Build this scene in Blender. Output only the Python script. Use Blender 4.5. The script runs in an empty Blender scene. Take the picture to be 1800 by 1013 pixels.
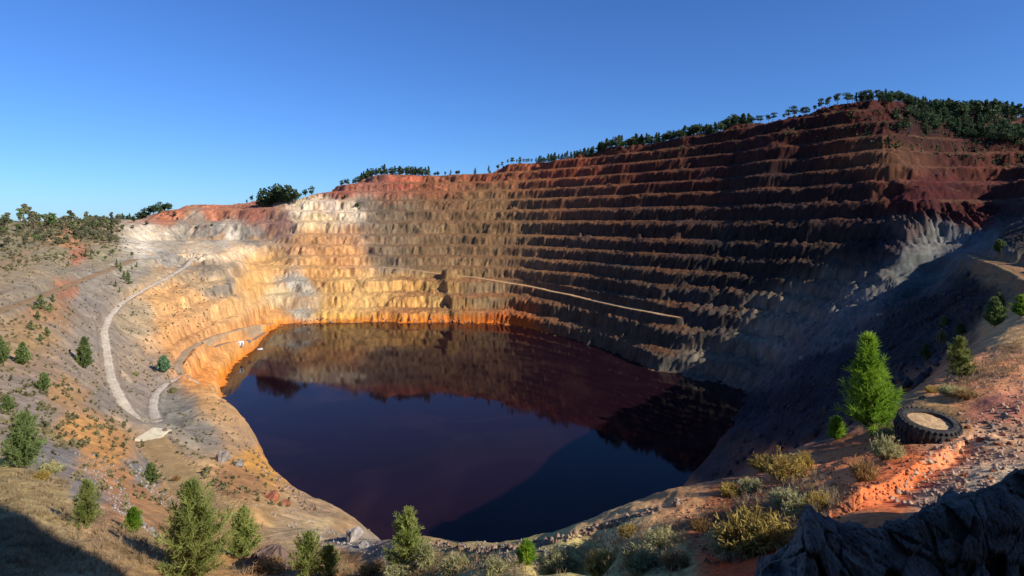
import bpy, bmesh, math, random
import numpy as np
from mathutils import Vector, Matrix

# ------------------------------------------------------------------ basics
S = bpy.context.scene
COL = S.collection
F = 1072.0            # focal length in photograph pixels (photograph 1800 x 1013)
HZ = 388.0            # image row of the horizon
LAKE = -80.0          # lake level below the eye
SUN_AZ, SUN_EL = 120.0, 30.0      # degrees clockwise from the view direction, degrees above the horizon
SDIR = np.array([math.sin(math.radians(SUN_AZ)), math.cos(math.radians(SUN_AZ))])
QDIR = np.array([-SDIR[1], SDIR[0]])
f32 = np.float32

def hexlin(h, k=1.0):
    h = h.lstrip('#')
    out = []
    for i in (0, 2, 4):
        c = int(h[i:i+2], 16)/255
        out.append((c/12.92 if c <= .04045 else ((c+.055)/1.055)**2.4)*k)
    return out

# ------------------------------------------------------------------ noise
def _hash(ix, iy, seed):
    h = (ix.astype(np.int64)*374761393 + iy.astype(np.int64)*668265263 + seed*1442695041) & 0xffffffff
    h = ((h ^ (h >> 13))*1274126177) & 0xffffffff
    return (h ^ (h >> 16)) & 0xffff

_ang = np.arange(256)/256.0*2*np.pi
_GX, _GY = np.cos(_ang).astype(f32), np.sin(_ang).astype(f32)

def perlin(x, y, seed=0):
    x = np.asarray(x, f32); y = np.asarray(y, f32)
    x0 = np.floor(x); y0 = np.floor(y)
    fx = x-x0; fy = y-y0
    ix = x0.astype(np.int32); iy = y0.astype(np.int32)
    u = fx*fx*fx*(fx*(fx*6-15)+10); v = fy*fy*fy*(fy*(fy*6-15)+10)
    def g(dx, dy):
        h = _hash(ix+dx, iy+dy, seed) & 255
        return _GX[h]*(fx-dx) + _GY[h]*(fy-dy)
    a = g(0, 0); b = g(1, 0); c = g(0, 1); d = g(1, 1)
    return ((a+(b-a)*u) + ((c+(d-c)*u)-(a+(b-a)*u))*v)*1.5

def fbm(x, y, seed=0, o=4, gain=.5, lac=2.07):
    r = 0; a = 1; n = 0
    for i in range(o):
        r = r + a*perlin(x, y, seed+i*17); n += a
        x = x*lac+3.1; y = y*lac-1.7; a *= gain
    return r/n*1.3

def sm(a, b, x):
    t = np.clip((x-a)/(b-a), 0, 1)
    return t*t*(3-2*t)

# ------------------------------------------------------------------ large form of the land: control points
# (photograph column, photograph row, depth) read from the photograph; the shore points lie on the lake level
CP = []
def P(px, *rows):
    for py, Y in rows: CP.append((px, Y, py))
def Zp(px, *rows):
    for z, Y in rows: CP.append((px, Y, HZ - z*F/Y))
def shore(px, py, dz=0):
    Y = -LAKE*F/(py-HZ); CP.append((px, Y, py)); return Y

for px, py in ((480,578),(520,573),(560,571),(620,569),(680,568),(740,569),(800,571),(860,572),(900,573),(950,583),(1000,597),(1050,614),(1100,632),(1150,655),
               (1215,664),(1290,680),(1308,712),(1285,740),(1250,785),(1215,838),(450,596),(424,622),(410,650),(395,686),(400,712),(430,750),(462,792)):
    shore(px, py)
# lake bed
for px, Y in ((520,420),(560,440),(620,445),(680,450),(740,448),(800,445),(860,440),(900,438),(950,405),(1000,375),(1050,340),(1100,315),(1150,295),(1210,285),(1250,285),(1270,262),(1255,240),
              (1230,215),(1190,200),(470,400),(450,350),(445,310),(440,290),(450,255),(475,225),(500,205),(560,190),(640,165),(720,160),(850,150),(1000,150),(1120,165),(700,300),(900,300),(600,300),(1050,250),(850,220)):
    Zp(px, (-93, Y))
Zp(600, (-80,148)); Zp(550, (-80,168)); Zp(510, (-80,182)); Zp(700, (-80,136)); Zp(850, (-80,124)); Zp(1000, (-80,122)); Zp(1120, (-80,138)); Zp(1180, (-80,165))

# far wall: linear in depth from shore to rim
def wall(px, ys, rim_py, rim_Y, n=4, bulge=0.0):
    Y0 = -LAKE*F/(ys-HZ); z1 = (HZ-rim_py)/F*rim_Y
    for i in range(1, n+1):
        t = i/n; Y = Y0+(rim_Y-Y0)*t; z = LAKE+(z1-LAKE)*(t+bulge*t*(1-t)); Zp(px, (z, Y))
wall(520, 573, 352, 690, 4); wall(560, 571, 345, 706, 4); wall(620, 569, 322, 735, 4)
wall(680, 568, 303, 766, 4); wall(800, 571, 306, 752, 4); wall(900, 573, 290, 742, 4); wall(1000, 597, 273, 705, 4)
wall(1100, 632, 258, 660, 4); wall(1200, 664, 243, 612, 4); wall(1290, 680, 222, 570, 5)
P(1350, (640,297),(215,540)); Zp(1350, (-45,335),(0,397),(50,465)); P(1400, (560,310),(470,340),(388,380),(300,440),(204,510)); P(1450, (500,320),(388,362),(280,425),(212,470),(197,492))
P(1500, (430,335),(350,365),(270,410),(210,448),(190,476)); P(1560, (400,335),(330,358),(262,385),(225,425),(198,452),(188,480)); P(1600, (520,268),(440,295),(370,325),(330,350),(205,455),(194,480))
P(1640, (490,280),(430,300),(375,325),(330,350),(275,400),(198,468)); P(1700, (440,275),(400,305),(360,335),(320,360),(250,425),(208,465))
P(1760, (395,300),(350,335),(270,400),(212,455)); P(1800, (400,250),(330,315),(280,385),(218,445))
# behind the rims the land falls gently
for px, Y, z in ((520,800,14),(620,840,40),(680,880,52),(800,860,50),(900,840,62),(1000,810,66),(1100,780,76),(1200,750,80),(1300,660,86),(1400,620,84),(1500,580,88),(1600,590,84),(1700,620,82),(1800,600,72),
                 (680,1500,10),(900,1500,10),(1200,1500,10),(1500,1500,20),(1800,1500,20),(300,1500,-25),(0,1500,-22),(-300,1500,-20),(2100,1500,20)):
    Zp(px, (z, Y))
for px in (-600,0,600,1200,1800,2400): Zp(px, (-30, 6500))
# left side of the pit
P(340, (690,232),(645,283),(600,310),(530,360),(462,446),(425,600),(372,705),(359,760)); Zp(340, (10, 880))
P(430, (590,362),(560,385),(520,420),(470,480),(432,590),(400,640),(357,715)); Zp(430, (12, 850))
P(480, (550,470),(500,520),(440,590),(400,640),(356,690))
P(270, (700,214),(640,262),(560,306),(505,345),(450,440),(420,560),(378,690)); Zp(270, (0, 900))
P(200, (1000,21.5),(900,32),(800,78),(730,128),(690,180),(650,217),(592,258),(530,300),(470,366),(430,459),(395,600)); Zp(200, (-8, 800))
P(100, (990,20.5),(900,27),(800,58),(700,110),(600,178),(530,232),(470,320),(430,420),(402,520)); Zp(100, (-5, 760))
P(0, (1000,18.5),(890,25),(780,54),(700,90),(600,150),(520,210),(460,290),(422,400),(396,500)); Zp(0, (-4, 700))
P(255, (745,174)); P(340, (1013,24.5),(930,44),(860,75),(800,120),(740,176)); P(430, (1013,26),(920,52),(850,92),(790,152),(735,212))
P(480, (1010,27),(930,54),(870,102),(828,180)); P(550, (1005,27),(930,53),(900,100),(884,138)); P(620, (1000,30),(940,47),(917,90),(908,122))
P(700, (1000,24.5),(965,29.5),(947,35)); Zp(700, (-45,75)); P(780, (1005,21.5),(968,26.3),(957,29)); P(850, (1013,18.2),(985,20.6),(962,23.8)); Zp(850, (-32,50)); P(940, (1013,16.3),(970,19.6),(952,21.6)); P(1000, (1013,15.2),(965,18.2),(938,20.6))
P(1100, (1013,13.8),(950,17.2),(906,20)); P(1200, (1013,12.4),(940,15.7),(900,17.9),(872,19.6)); P(1300, (1010,11.5),(940,14.5),(880,17.7),(842,20.1)); P(1400, (940,13),(880,15.8),(830,19),(802,21.3))
Zp(1000, (-26,42)); Zp(1200, (-23,42)); Zp(1400, (-17,40))
P(1450, (900,13.4),(850,16.4),(785,21.8)); P(1520, (880,13.2),(820,16.8),(775,21),(760,22.8)); P(1600, (880,13),(800,17),(760,20),(712,24.5),(700,26)); P(1680, (870,13),(780,17.4),(720,22),(660,29.5),(645,33))
P(1740, (850,13.2),(760,18.3),(680,24.6),(625,32.5),(592,41)); P(1800, (830,13.7),(740,19.2),(650,26.6),(590,36),(550,55),(528,84))
# right wall of the pit, seen beyond the near ridge
Zp(1250, (-55,85)); Zp(1250, (-78,150)); Zp(1300, (-36,60)); Zp(1300, (-64.5,160)); Zp(1350, (-54,138)); P(1400, (760,130),(680,210)); Zp(1400, (-38,74))
P(1450, (700,160),(640,200)); P(1450, (560,282)); P(1500, (730,88),(600,215),(540,262)); Zp(1500, (-22,52)); P(1550, (540,232)); P(1600, (650,105),(560,178),(528,236)); P(1650, (500,225))
P(1700, (600,100),(520,150),(465,215)); P(1760, (462,150),(440,185),(555,100)); P(1800, (470,140),(430,180))
P(1340, (735,225),(690,262)); P(1400, (620,262))
# outside the frame
P(-300, (900,40),(780,60),(650,100),(540,170),(450,300),(402,500)); Zp(-300, (-2, 750)); P(-700, (800,40),(600,80),(440,260),(395,600))
P(2100, (790,14),(650,24.5),(560,38),(500,60),(440,100),(395,200),(330,330),(260,450),(238,560)); Zp(2100, (70, 800)); P(2500, (700,15),(540,30),(440,80),(360,250),(260,500))
# under and just before the camera
for px in (-700,-100,300,700,1000): Zp(px, (-2.2,2.2),(-5.6,7),(-11.5,17))
for px in (1300,1600,1900,2300): Zp(px, (-2.2,2.2),(-4.3,6))

CP = np.array(CP)
def warp(px, Y): return np.stack([(np.asarray(px)-900)/F*1.0, .42*np.log(np.asarray(Y))], -1)
_W = warp(CP[:,0], CP[:,1])
_C = 0.035
def _phi(d2): return np.sqrt(d2+_C*_C)
def _mat(A, B):
    return _phi(((A[:,None,:]-B[None,:,:])**2).sum(-1))
_n = len(CP)
_K = np.zeros((_n+3, _n+3)); _K[:_n,:_n] = _mat(_W, _W) - np.eye(_n)*0.004
_K[:_n,_n] = 1; _K[:_n,_n+1:] = _W; _K[_n,:_n] = 1; _K[_n+1:,:_n] = _W.T
_sol = np.linalg.solve(_K, np.concatenate([CP[:,2], np.zeros(3)]))
def base_py(px, Y):
    W = warp(px, Y)
    return _mat(W, _W)@_sol[:_n] + _sol[_n] + W@_sol[_n+1:]

# ------------------------------------------------------------------ the fine grid (fans out from the camera so that its mesh is even in detail)
u_in = np.linspace(-.9, .9, 1080)
u_out = .9+.9*np.linspace(0, 1, 56)[1:]**1.5
UU = np.concatenate([-u_out[::-1], u_in, u_out])
YY = np.concatenate([np.geomspace(2.2, 13, 90)[:-1], np.geomspace(13, 240, 540)[:-1], np.linspace(240, 830, 600)[:-1], np.geomspace(830, 7000, 60)])
NU, NY = len(UU), len(YY)
cu = np.linspace(-1.8, 1.8, 300); cl = np.linspace(math.log(2.2), math.log(7000), 340)
gu, gl = np.meshgrid(cu, cl)
coarse = np.concatenate([base_py(900+F*gu.ravel()[i:i+6000], np.exp(gl.ravel()[i:i+6000])) for i in range(0, gu.size, 6000)]).reshape(gu.shape)

def bil(A, x, y, x0, x1, y0, y1):
    ny, nx = A.shape
    fx = np.clip((x-x0)/(x1-x0)*(nx-1), 0, nx-1.001); fy = np.clip((y-y0)/(y1-y0)*(ny-1), 0, ny-1.001)
    ix = fx.astype(int); iy = fy.astype(int); fx = fx-ix; fy = fy-iy
    return (A[iy,ix]*(1-fx)+A[iy,ix+1]*fx)*(1-fy)+(A[iy+1,ix]*(1-fx)+A[iy+1,ix+1]*fx)*fy

U2, Y2 = np.meshgrid(UU, YY)
X2 = U2*Y2
PY0 = bil(coarse, U2, np.log(Y2), cu[0], cu[-1], cl[0], cl[-1])
PX2 = 900+F*U2
B = (HZ-PY0)/F*Y2                        # smooth height of the land

# ------------------------------------------------------------------ detail: gullies, benches, lumps
th = np.arctan2(X2+10, Y2-300); rad = np.hypot(X2+10, Y2-300)
along = th*210
far = sm(60, 220, Y2)
pit = sm(190, 290, Y2)*sm(1500, 900, Y2)                      # where the quarried walls are
rightwall = sm(1225, 1330, PX2)*sm(55, 90, Y2)*sm(330, 240, Y2)
leftslope = sm(330, 200, PX2+60*(1-sm(170, 330, Y2)))
hillside = sm(560, 640, Y2)*sm(1080, 1350, PX2)
wallm = pit*(1-leftslope)*(1-rightwall)
wp = 9*fbm(X2/28, Y2/28, 61, 2); n_a = fbm((along+wp)/13, rad/34, 3, 5, .55); n_b = fbm((along+wp)/4.6, rad/11, 9, 4, .6)
n_c = fbm(X2/70, Y2/70, 21, 4); n_d = fbm(X2/18, Y2/18, 33, 4)
pre = B + far*(3.2*n_c) + wallm*((.75+1.3*sm(760, 600, PX2))*n_a+(.75-.25*sm(800, 1000, PX2))*n_b+.35*fbm(along/1.7, rad/7, 15, 2)) + far*1.2*n_d + rightwall*(3.4*n_a+1.5*n_b) + leftslope*far*(1.0*n_a)
pre += 5.5*sm(770, 778, PX2-.30*(PY0-485))*sm(900, 800, PX2)*sm(480, 490, PY0)*sm(558, 546, PY0)
LV = np.array([-140,-95,-80.8,-71.5,-61,-50.5,-41.5,-33,-23.6,-14,-.5,11,23,34,45.5,58,71,85,100,150,200.])
k = np.clip(np.searchsorted(LV, pre.ravel())-1, 0, len(LV)-2).reshape(pre.shape)
lo = LV[k]; hi = LV[k+1]; t = (pre-lo)/(hi-lo)
bw = np.clip(.46+.22*fbm(X2/45, Y2/45, 55, 2), .2, .7)
t = np.clip(t+(.05*fbm(along/2.3, rad/6, 56, 3)+.07*fbm((along+wp)/19, pre/7, 58, 3))*np.sin(np.pi*t), 0, 1)
b1 = bw*.78; b2 = b1+.24; top = .82+.14*fbm(along/9, rad/60, 57, 2)
st = np.where(t < b1, .06*t/b1, np.where(t < b2, .06+(top-.06)*(t-b1)/.24, top+(1-top)*(t-b2)/(1-b2)))
terr = lo+(hi-lo)*st
strength = wallm*np.clip(1-.8*hillside, 0, 1)*np.where(PX2 < 480, .9, .95)
strength = strength*sm(-1.2, -.1, fbm(X2/90, Y2/90, 77, 3)+.25)*(1-.85*sm(.28, .62, fbm(along/16, pre/26, 78, 3)))
strength = strength*(1-.0*sm(1560, 1640, PX2))
Zt = pre + (terr-pre)*strength
# the taller, wider-spaced faces above the left end of the pit
LV2 = np.array([-200,-62,-41.5,-22.5,-2.0,13,27,60,120,250.]); p2 = B+far*(2.2*n_c+.8*n_d)+1.6*n_a*pit+.8*n_b*pit
k2 = np.clip(np.searchsorted(LV2, p2.ravel())-1, 0, len(LV2)-2).reshape(p2.shape); t2 = (p2-LV2[k2])/(LV2[k2+1]-LV2[k2])
st2 = np.where(t2 < .55, .10*t2/.55, np.where(t2 < .80, .10+.80*(t2-.55)/.25, .9+.1*(t2-.8)/.2))
m2 = sm(520, 460, PX2)*sm(205, 260, PX2)*sm(490, 560, Y2)*sm(820, 760, Y2)*.9
Zt = Zt*(1-m2)+(LV2[k2]+(LV2[k2+1]-LV2[k2])*st2)*m2
# spur of grey rock on the right: strong ribs
spur = sm(1540, 1600, PX2)*sm(290, 320, Y2)*sm(430, 390, Y2)*sm(355, 385, PY0)
Zt += spur*(13.0*(.35-np.abs(fbm((X2-.2*Y2)/12, Y2/60, 91, 3)))+5.5*fbm((X2-.2*Y2)/4.5, Y2/20, 92, 4, .6))
# near ground
near = 1-far
sl = sm(4, 14, Y2)
cliff = sm(1170, 1250, PX2)*sm(1640, 1540, PX2)*sm(190, 240, Y2)*sm(440, 330, Y2)
Zt += cliff*(5.0*(.35-np.abs(fbm((along+wp)/15, rad/26, 151, 4)))+2.2*fbm((along+wp)/5, rad/9, 152, 4, .6))
Zt += near*sl*(.34*fbm(X2/7, Y2/7, 101, 4)+.13*fbm(X2/1.5, Y2/1.5, 111, 4))
mid = sm(40, 110, Y2)*(1-wallm)
Zt += mid*(.55*fbm(X2/6, Y2/6, 121, 4))
Zt += far*wallm*.75*fbm(X2/2.6, Y2/2.6, 131, 3, .65) + far*sm(9, 2, np.abs(B-LAKE))*1.1*fbm(X2/7, Y2/7, 133, 3)
# keep far plain calm
Zt = np.where(Y2 > 1200, B+12*n_c*sm(1200, 2500, Y2), Zt)

sc_l = np.array([(1518,915,13.2),(1545,893,13.6),(1580,868,14.3),(1615,842,15.2),(1650,816,16.3),(1676,798,17.2)]); sc_l = np.stack([(sc_l[:,0]-900)/F*sc_l[:,2], sc_l[:,2]], 1)
_sd = np.full(Zt.shape, 9.0); _ss = np.zeros(Zt.shape)
_m = (Y2 > 11) & (Y2 < 20) & (U2 > .45) & (U2 < .85)
_mx, _my = X2[_m]+.16*fbm(X2[_m]/.6, Y2[_m]/.6, 141, 3), Y2[_m]+.16*fbm(X2[_m]/.6, Y2[_m]/.6, 142, 3)
_bd = np.full(_mx.shape, 9.0); _bs = np.zeros(_mx.shape)
for _a, _b in zip(sc_l[:-1], sc_l[1:]):
    e_ = _b-_a; t_ = np.clip(((_mx-_a[0])*e_[0]+(_my-_a[1])*e_[1])/(e_@e_), 0, 1); dx_ = _mx-_a[0]-t_*e_[0]; dy_ = _my-_a[1]-t_*e_[1]; q_d = np.hypot(dx_, dy_)
    sg = np.sign(e_[0]*dy_-e_[1]*dx_); b_ = q_d < _bd; _bd[b_] = q_d[b_]; _bs[b_] = sg[b_]
_sd[_m] = _bd; _ss[_m] = _bs
scarp = _sd*_ss                                            # positive on the far, upper side
Zt += np.where(_m, .20*sm(-.22, .10, scarp)*sm(2.6, .3, _sd)-.12*sm(1.6, .2, _sd)*(scarp < 0), 0)
def proj(X, Y, Z): return 900+F*X/Y, HZ-Z/Y*F
def gridz(A, x, y):
    """value of grid A at world x, y"""
    u = np.interp(x/y, UU, np.arange(NU)); v = np.interp(y, YY, np.arange(NY))
    iu = min(int(u), NU-2); iv = min(int(v), NY-2); a = u-iu; b = v-iv
    return float((A[iv,iu]*(1-a)+A[iv,iu+1]*a)*(1-b)+(A[iv+1,iu]*(1-a)+A[iv+1,iu+1]*a)*b)
def ground(x, y): return gridz(Zt, x, y)
def hit(px, py, A=None, ymin=0, ymax=9e9):
    """first point of the land seen through a photograph pixel"""
    A = Zt if A is None else A
    i = int(round(np.interp((px-900)/F, UU, np.arange(NU))))
    rows = HZ - A[:,i]/YY*F
    ok = np.where((rows <= py) & (YY > ymin))[0]
    j = ok[0] if len(ok) else NY-1
    if j > 0 and rows[j-1] != rows[j] and YY[j-1] > ymin:
        a = np.clip((rows[j-1]-py)/(rows[j-1]-rows[j]), 0, 1); Y = YY[j-1]+(YY[j]-YY[j-1])*a
    else: Y = YY[j]
    Y = min(Y, ymax)
    X = (px-900)/F*Y
    return float(X), float(Y), gridz(A, X, Y)

# level pad for the concrete slab where the roads meet
PADC = hit(269, 765, B); PADG = (.5*(gridz(B, PADC[0]+5, PADC[1])-gridz(B, PADC[0]-5, PADC[1]))/10, .0030*PADC[1]+PADC[2]/PADC[1])
def pad_z(x, y): return PADC[2]+(x-PADC[0])*PADG[0]+(y-PADC[1])*PADG[1]
S2 = X2*SDIR[0]+Y2*SDIR[1]; Q2 = X2*QDIR[0]+Y2*QDIR[1]
Zt = np.maximum(Zt, np.where((U2 > .93) & (Y2 < 60), -2.6-8+50*sm(12.4, 6, Q2)*sm(6, 26, S2), -999))
# ------------------------------------------------------------------ roads: carved into the land, and laid on it as sheets
ROADS = [  # name, half width, polyline in photograph pixels, colour
 ('dirt_road', 1.3, [(340,452),(327,469),(292,489),(255,508),(216,531),(193,556),(183,582),(187,610),(191,640),(196,667),(210,697),(228,726),(243,741),(262,747),(276,741)], 'dccbb0'),
 ('dirt_road', 1.3, [(274,735),(269,715),(273,694),(290,676),(316,663),(338,668),(349,680)], 'dccbb2'),
 ('dirt_track', 1.6, [(318,659),(311,642),(328,617),(365,596),(402,584),(440,574),(478,569)], 'b59c7c'),
 ('dirt_track', 1.4, [(350,603),(372,611),(402,602),(445,598),(466,585)], 'a88e72'),
 ('dirt_track', 2.4, [(270,772),(288,797),(308,823),(328,852),(350,882),(380,905)], 'd0aa70'),
 ('haul_ramp', 2.1, [(600,468),(660,469),(720,474),(770,481),(830,487),(880,495),(940,505),(1000,518),(1050,530),(1100,541),(1150,550),(1195,558)], 'd2a878'),
 ('hillside_track', 2.2, [(-40,482),(0,466),(40,446),(75,431),(112,420)], 'b0916a'),
 ('hillside_track', 2.2, [(-40,560),(0,547),(60,526),(120,502),(190,475),(238,456)], 'ad8a62'),
 ('stony_path', 1.6, [(1700,446),(1735,458),(1770,466),(1800,480),(1840,500)], 'a07850'),
]
def smooth_line(pts, step):
    p = np.array(pts, float); p = p[np.r_[True, np.hypot(*np.diff(p[:,:2], axis=0).T) > .05]]
    d = np.r_[0, np.cumsum(np.hypot(*np.diff(p[:,:2], axis=0).T))]
    n = max(4, int(d[-1]/step)); tt = np.linspace(0, d[-1], n)
    q = np.stack([np.interp(tt, d, p[:,i]) for i in range(3)], 1)
    for _ in range(max(2, int(5/step))):
        q[1:-1] = (q[:-2]+2*q[1:-1]+q[2:])/4
    return q
LINES = []
ROADD = np.full(Zt.shape, 1e3); ROADI = np.zeros(Zt.shape, int)
for ri, (nm, hw, pts, hx) in enumerate(ROADS):
    w3 = []
    for a, b in zip(pts[:-1], pts[1:]):
        for t_ in np.linspace(0, 1, 5)[:-1]: w3.append(hit(a[0]+(b[0]-a[0])*t_, a[1]+(b[1]-a[1])*t_, B))
    w3.append(hit(*pts[-1], B))
    line = smooth_line(w3, 1.5); LINES.append((nm, hw, line, hx))
    mnx, mny = line[:,0].min()-14, line[:,1].min()-14; mxx, mxy = line[:,0].max()+14, line[:,1].max()+14
    idx = np.where(((X2 > mnx) & (X2 < mxx) & (Y2 > mny) & (Y2 < mxy)).ravel())[0]
    px_, py_ = X2.ravel()[idx], Y2.ravel()[idx]
    dmin = np.full(len(idx), 1e9); zz = np.zeros(len(idx))
    for c in range(0, len(idx), 20000):
        d2 = (px_[c:c+20000,None]-line[:,0])**2+(py_[c:c+20000,None]-line[:,1])**2
        jj = d2.argmin(1); dmin[c:c+20000] = np.sqrt(d2[np.arange(len(jj)), jj]); zz[c:c+20000] = line[jj,2]
    wgt = sm(hw*1.7+1.2, hw+.5, dmin)
    zf = Zt.ravel(); zf[idx] = zf[idx]*(1-wgt)+zz*wgt
    rd = ROADD.ravel(); rI = ROADI.ravel()
    b_ = dmin/hw < rd[idx]; rd[idx[b_]] = (dmin/hw)[b_]; rI[idx[b_]] = ri


wpad = sm(10, 5.2, np.hypot(X2-PADC[0], (Y2-PADC[1])*.9)); Zt = Zt*(1-wpad)+pad_z(X2, Y2)*wpad
# ------------------------------------------------------------------ colour of the ground (rock kinds by place, shade mixed into the dark walls and slopes)
SEED = []
def C(*a):
    for px, py, h in a: SEED.append((px, py, hexlin(h)))
C((150,530,'8d8378'),(60,520,'8f8472'),(30,470,'968468'),(240,470,'9a917f'),(136,448,'b0745a'),(100,445,'8f8468'),(170,450,'978c70'),(150,485,'93897a'),(112,470,'91866e'),(112,512,'a8785c'),(75,512,'988a72'),(150,515,'93897a'),(90,545,'a07c5a'),(60,600,'a5875f'),(150,650,'9b8a76'),(70,640,'a2886e'),
  (110,690,'b68e60'),(60,690,'978878'),(140,760,'d09a5c'),(180,800,'cc9457'),(205,840,'c18a58'),(100,800,'8e867c'),(60,720,'9a8c7a'),(150,860,'958b80'),(230,880,'b98458'),(200,700,'938778'),(230,640,'9c8a76'),(170,600,'968a7c'),
  (260,690,'94877a'),(300,720,'8f8a7c'),(350,760,'948a7a'),(330,840,'d2ab74'),(290,800,'b39a78'),(420,850,'b08257'),(450,900,'c39a66'),(520,920,'cba878'),(600,930,'b89468'),(560,900,'b0906a'),(565,925,'d8b884'),(620,950,'9c8c76'),
  (250,830,'8b857c'),(280,900,'b98b5c'),(30,860,'b39a62'),(100,880,'b89d68'),(20,960,'7a6a48'),(250,960,'a8875a'),(400,980,'b98a55'),(600,990,'b5854f'),(750,985,'b99860'),(850,985,'c2a668'),(1000,975,'b6a066'),
  (1100,920,'c89a68'),(1200,885,'bb865a'),(1250,920,'9c5a3c'),(1300,990,'c0502a'),(1300,870,'a8633f'),(1150,980,'a8905c'),(1400,830,'bc7850'),(1500,830,'c2744a'),(1600,830,'c4602f'),(1560,870,'c2663a'),(1480,880,'b06c44'),
  (1680,800,'c48a66'),(1750,720,'a86852'),(1700,680,'ba7850'),(1760,650,'c08058'),(1750,780,'b88a68'),(1740,850,'b59878'),(1650,870,'b58a68'),(1780,580,'b58a5c'),(1640,740,'a07a50'))
C((300,520,'d0a066'),(280,480,'b9a07c'),(250,560,'a59478'),(300,560,'d8a468'),(350,530,'dcae74'),(330,600,'d49c60'),(400,540,'e0b070'),(380,500,'c8ac80'),(440,500,'e6b468'),(480,560,'dfa45c'),(430,590,'dc9c58'),
  (400,630,'e2a055'),(380,660,'e8963c'),(470,578,'e09040'),(385,700,'cfa068'),(400,722,'c8a070'),(430,765,'b59470'),(470,810,'d29a50'),(510,500,'b9b3a0'),(525,535,'b5b29f'),(495,520,'cfb98c'),(470,470,'e4b26a'),(560,480,'e3a75a'),
  (600,450,'dd9e5c'),(560,420,'d19a62'),(620,420,'cf9866'),(600,500,'e3b060'),(650,520,'e0ac5c'),(720,520,'d8a558'),(600,545,'e6b45e'),(700,562,'d49048'),(800,564,'c8742e'),(880,569,'b8602a'),(760,520,'b09058'),
  (540,370,'f0d8b0'),(580,365,'efd2b0'),(620,372,'e8cfa6'),(560,388,'eccb94'),(300,370,'c47a58'),(380,375,'c97f5c'),(450,370,'b0705a'),(480,390,'a07868'),(600,335,'b3684e'),(700,320,'a85a44'),(680,345,'a8664e'),(760,330,'8f5840'),
  (320,410,'a09a8c'),(380,412,'98958c'),(400,414,'e0d8c4'),(430,410,'8f8a80'),(350,393,'a99a88'),(280,425,'bdb29c'),(260,437,'cfc4ae'),(350,440,'e0cfae'),(420,440,'dcc09a'),(290,460,'9a968c'),(370,475,'9a8c78'),(385,510,'8c8478'),(400,500,'8f877a'),
  (60,410,'8c8060'),(150,410,'8a7c5a'),(120,425,'c08a60'),(30,430,'847a60'))
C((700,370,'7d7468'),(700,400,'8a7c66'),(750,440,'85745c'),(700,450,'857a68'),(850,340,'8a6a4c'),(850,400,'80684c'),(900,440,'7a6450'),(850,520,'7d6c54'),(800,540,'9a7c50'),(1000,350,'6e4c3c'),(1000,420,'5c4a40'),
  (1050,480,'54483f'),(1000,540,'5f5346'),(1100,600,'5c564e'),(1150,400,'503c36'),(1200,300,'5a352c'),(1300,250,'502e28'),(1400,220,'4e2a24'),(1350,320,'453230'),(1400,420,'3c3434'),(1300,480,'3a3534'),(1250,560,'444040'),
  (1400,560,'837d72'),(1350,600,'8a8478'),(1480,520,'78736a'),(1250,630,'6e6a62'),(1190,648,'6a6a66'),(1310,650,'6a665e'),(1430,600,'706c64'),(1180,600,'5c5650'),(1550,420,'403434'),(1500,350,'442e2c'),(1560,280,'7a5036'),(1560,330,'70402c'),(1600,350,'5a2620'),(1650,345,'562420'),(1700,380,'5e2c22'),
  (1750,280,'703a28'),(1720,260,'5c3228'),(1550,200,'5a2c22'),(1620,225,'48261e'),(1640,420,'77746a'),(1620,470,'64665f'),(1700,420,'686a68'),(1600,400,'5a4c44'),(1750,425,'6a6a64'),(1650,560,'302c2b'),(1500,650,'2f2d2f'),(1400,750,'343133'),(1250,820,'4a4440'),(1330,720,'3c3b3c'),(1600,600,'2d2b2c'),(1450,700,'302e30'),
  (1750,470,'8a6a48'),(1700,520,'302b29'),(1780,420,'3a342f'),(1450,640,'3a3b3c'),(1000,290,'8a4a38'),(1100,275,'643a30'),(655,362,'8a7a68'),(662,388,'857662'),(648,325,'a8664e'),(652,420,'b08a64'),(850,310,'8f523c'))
SEED = [(a, b, c) for a, b, c in SEED]
spx = np.array([s[0] for s in SEED], f32); spy = np.array([s[1] for s in SEED], f32); sc_ = np.array([s[2] for s in SEED], f32)

PXT, PYT = PX2, HZ - Zt/Y2*F
jx = 16*fbm(X2/Y2*22, np.log(Y2)*9, 201, 4) + 5*fbm(along/3, rad/10, 205, 2)*far
jy = 11*fbm(X2/Y2*22, np.log(Y2)*9, 211, 4)
def seedcol(px, py):
    px = px.ravel().astype(f32); py = py.ravel().astype(f32)
    out = np.zeros((px.size, 3), f32)
    for i in range(0, px.size, 60000):
        d2 = (px[i:i+60000,None]-spx)**2 + ((py[i:i+60000,None]-spy)*1.5)**2 + 30
        w = 1/(d2*d2*np.sqrt(d2)); w /= w.sum(1, keepdims=True)
        out[i:i+60000] = w@sc_
    return out.reshape(NY, NU, 3)
ALB = seedcol(PXT+jx, np.clip(PYT, 170, 1013)+jy)
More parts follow.
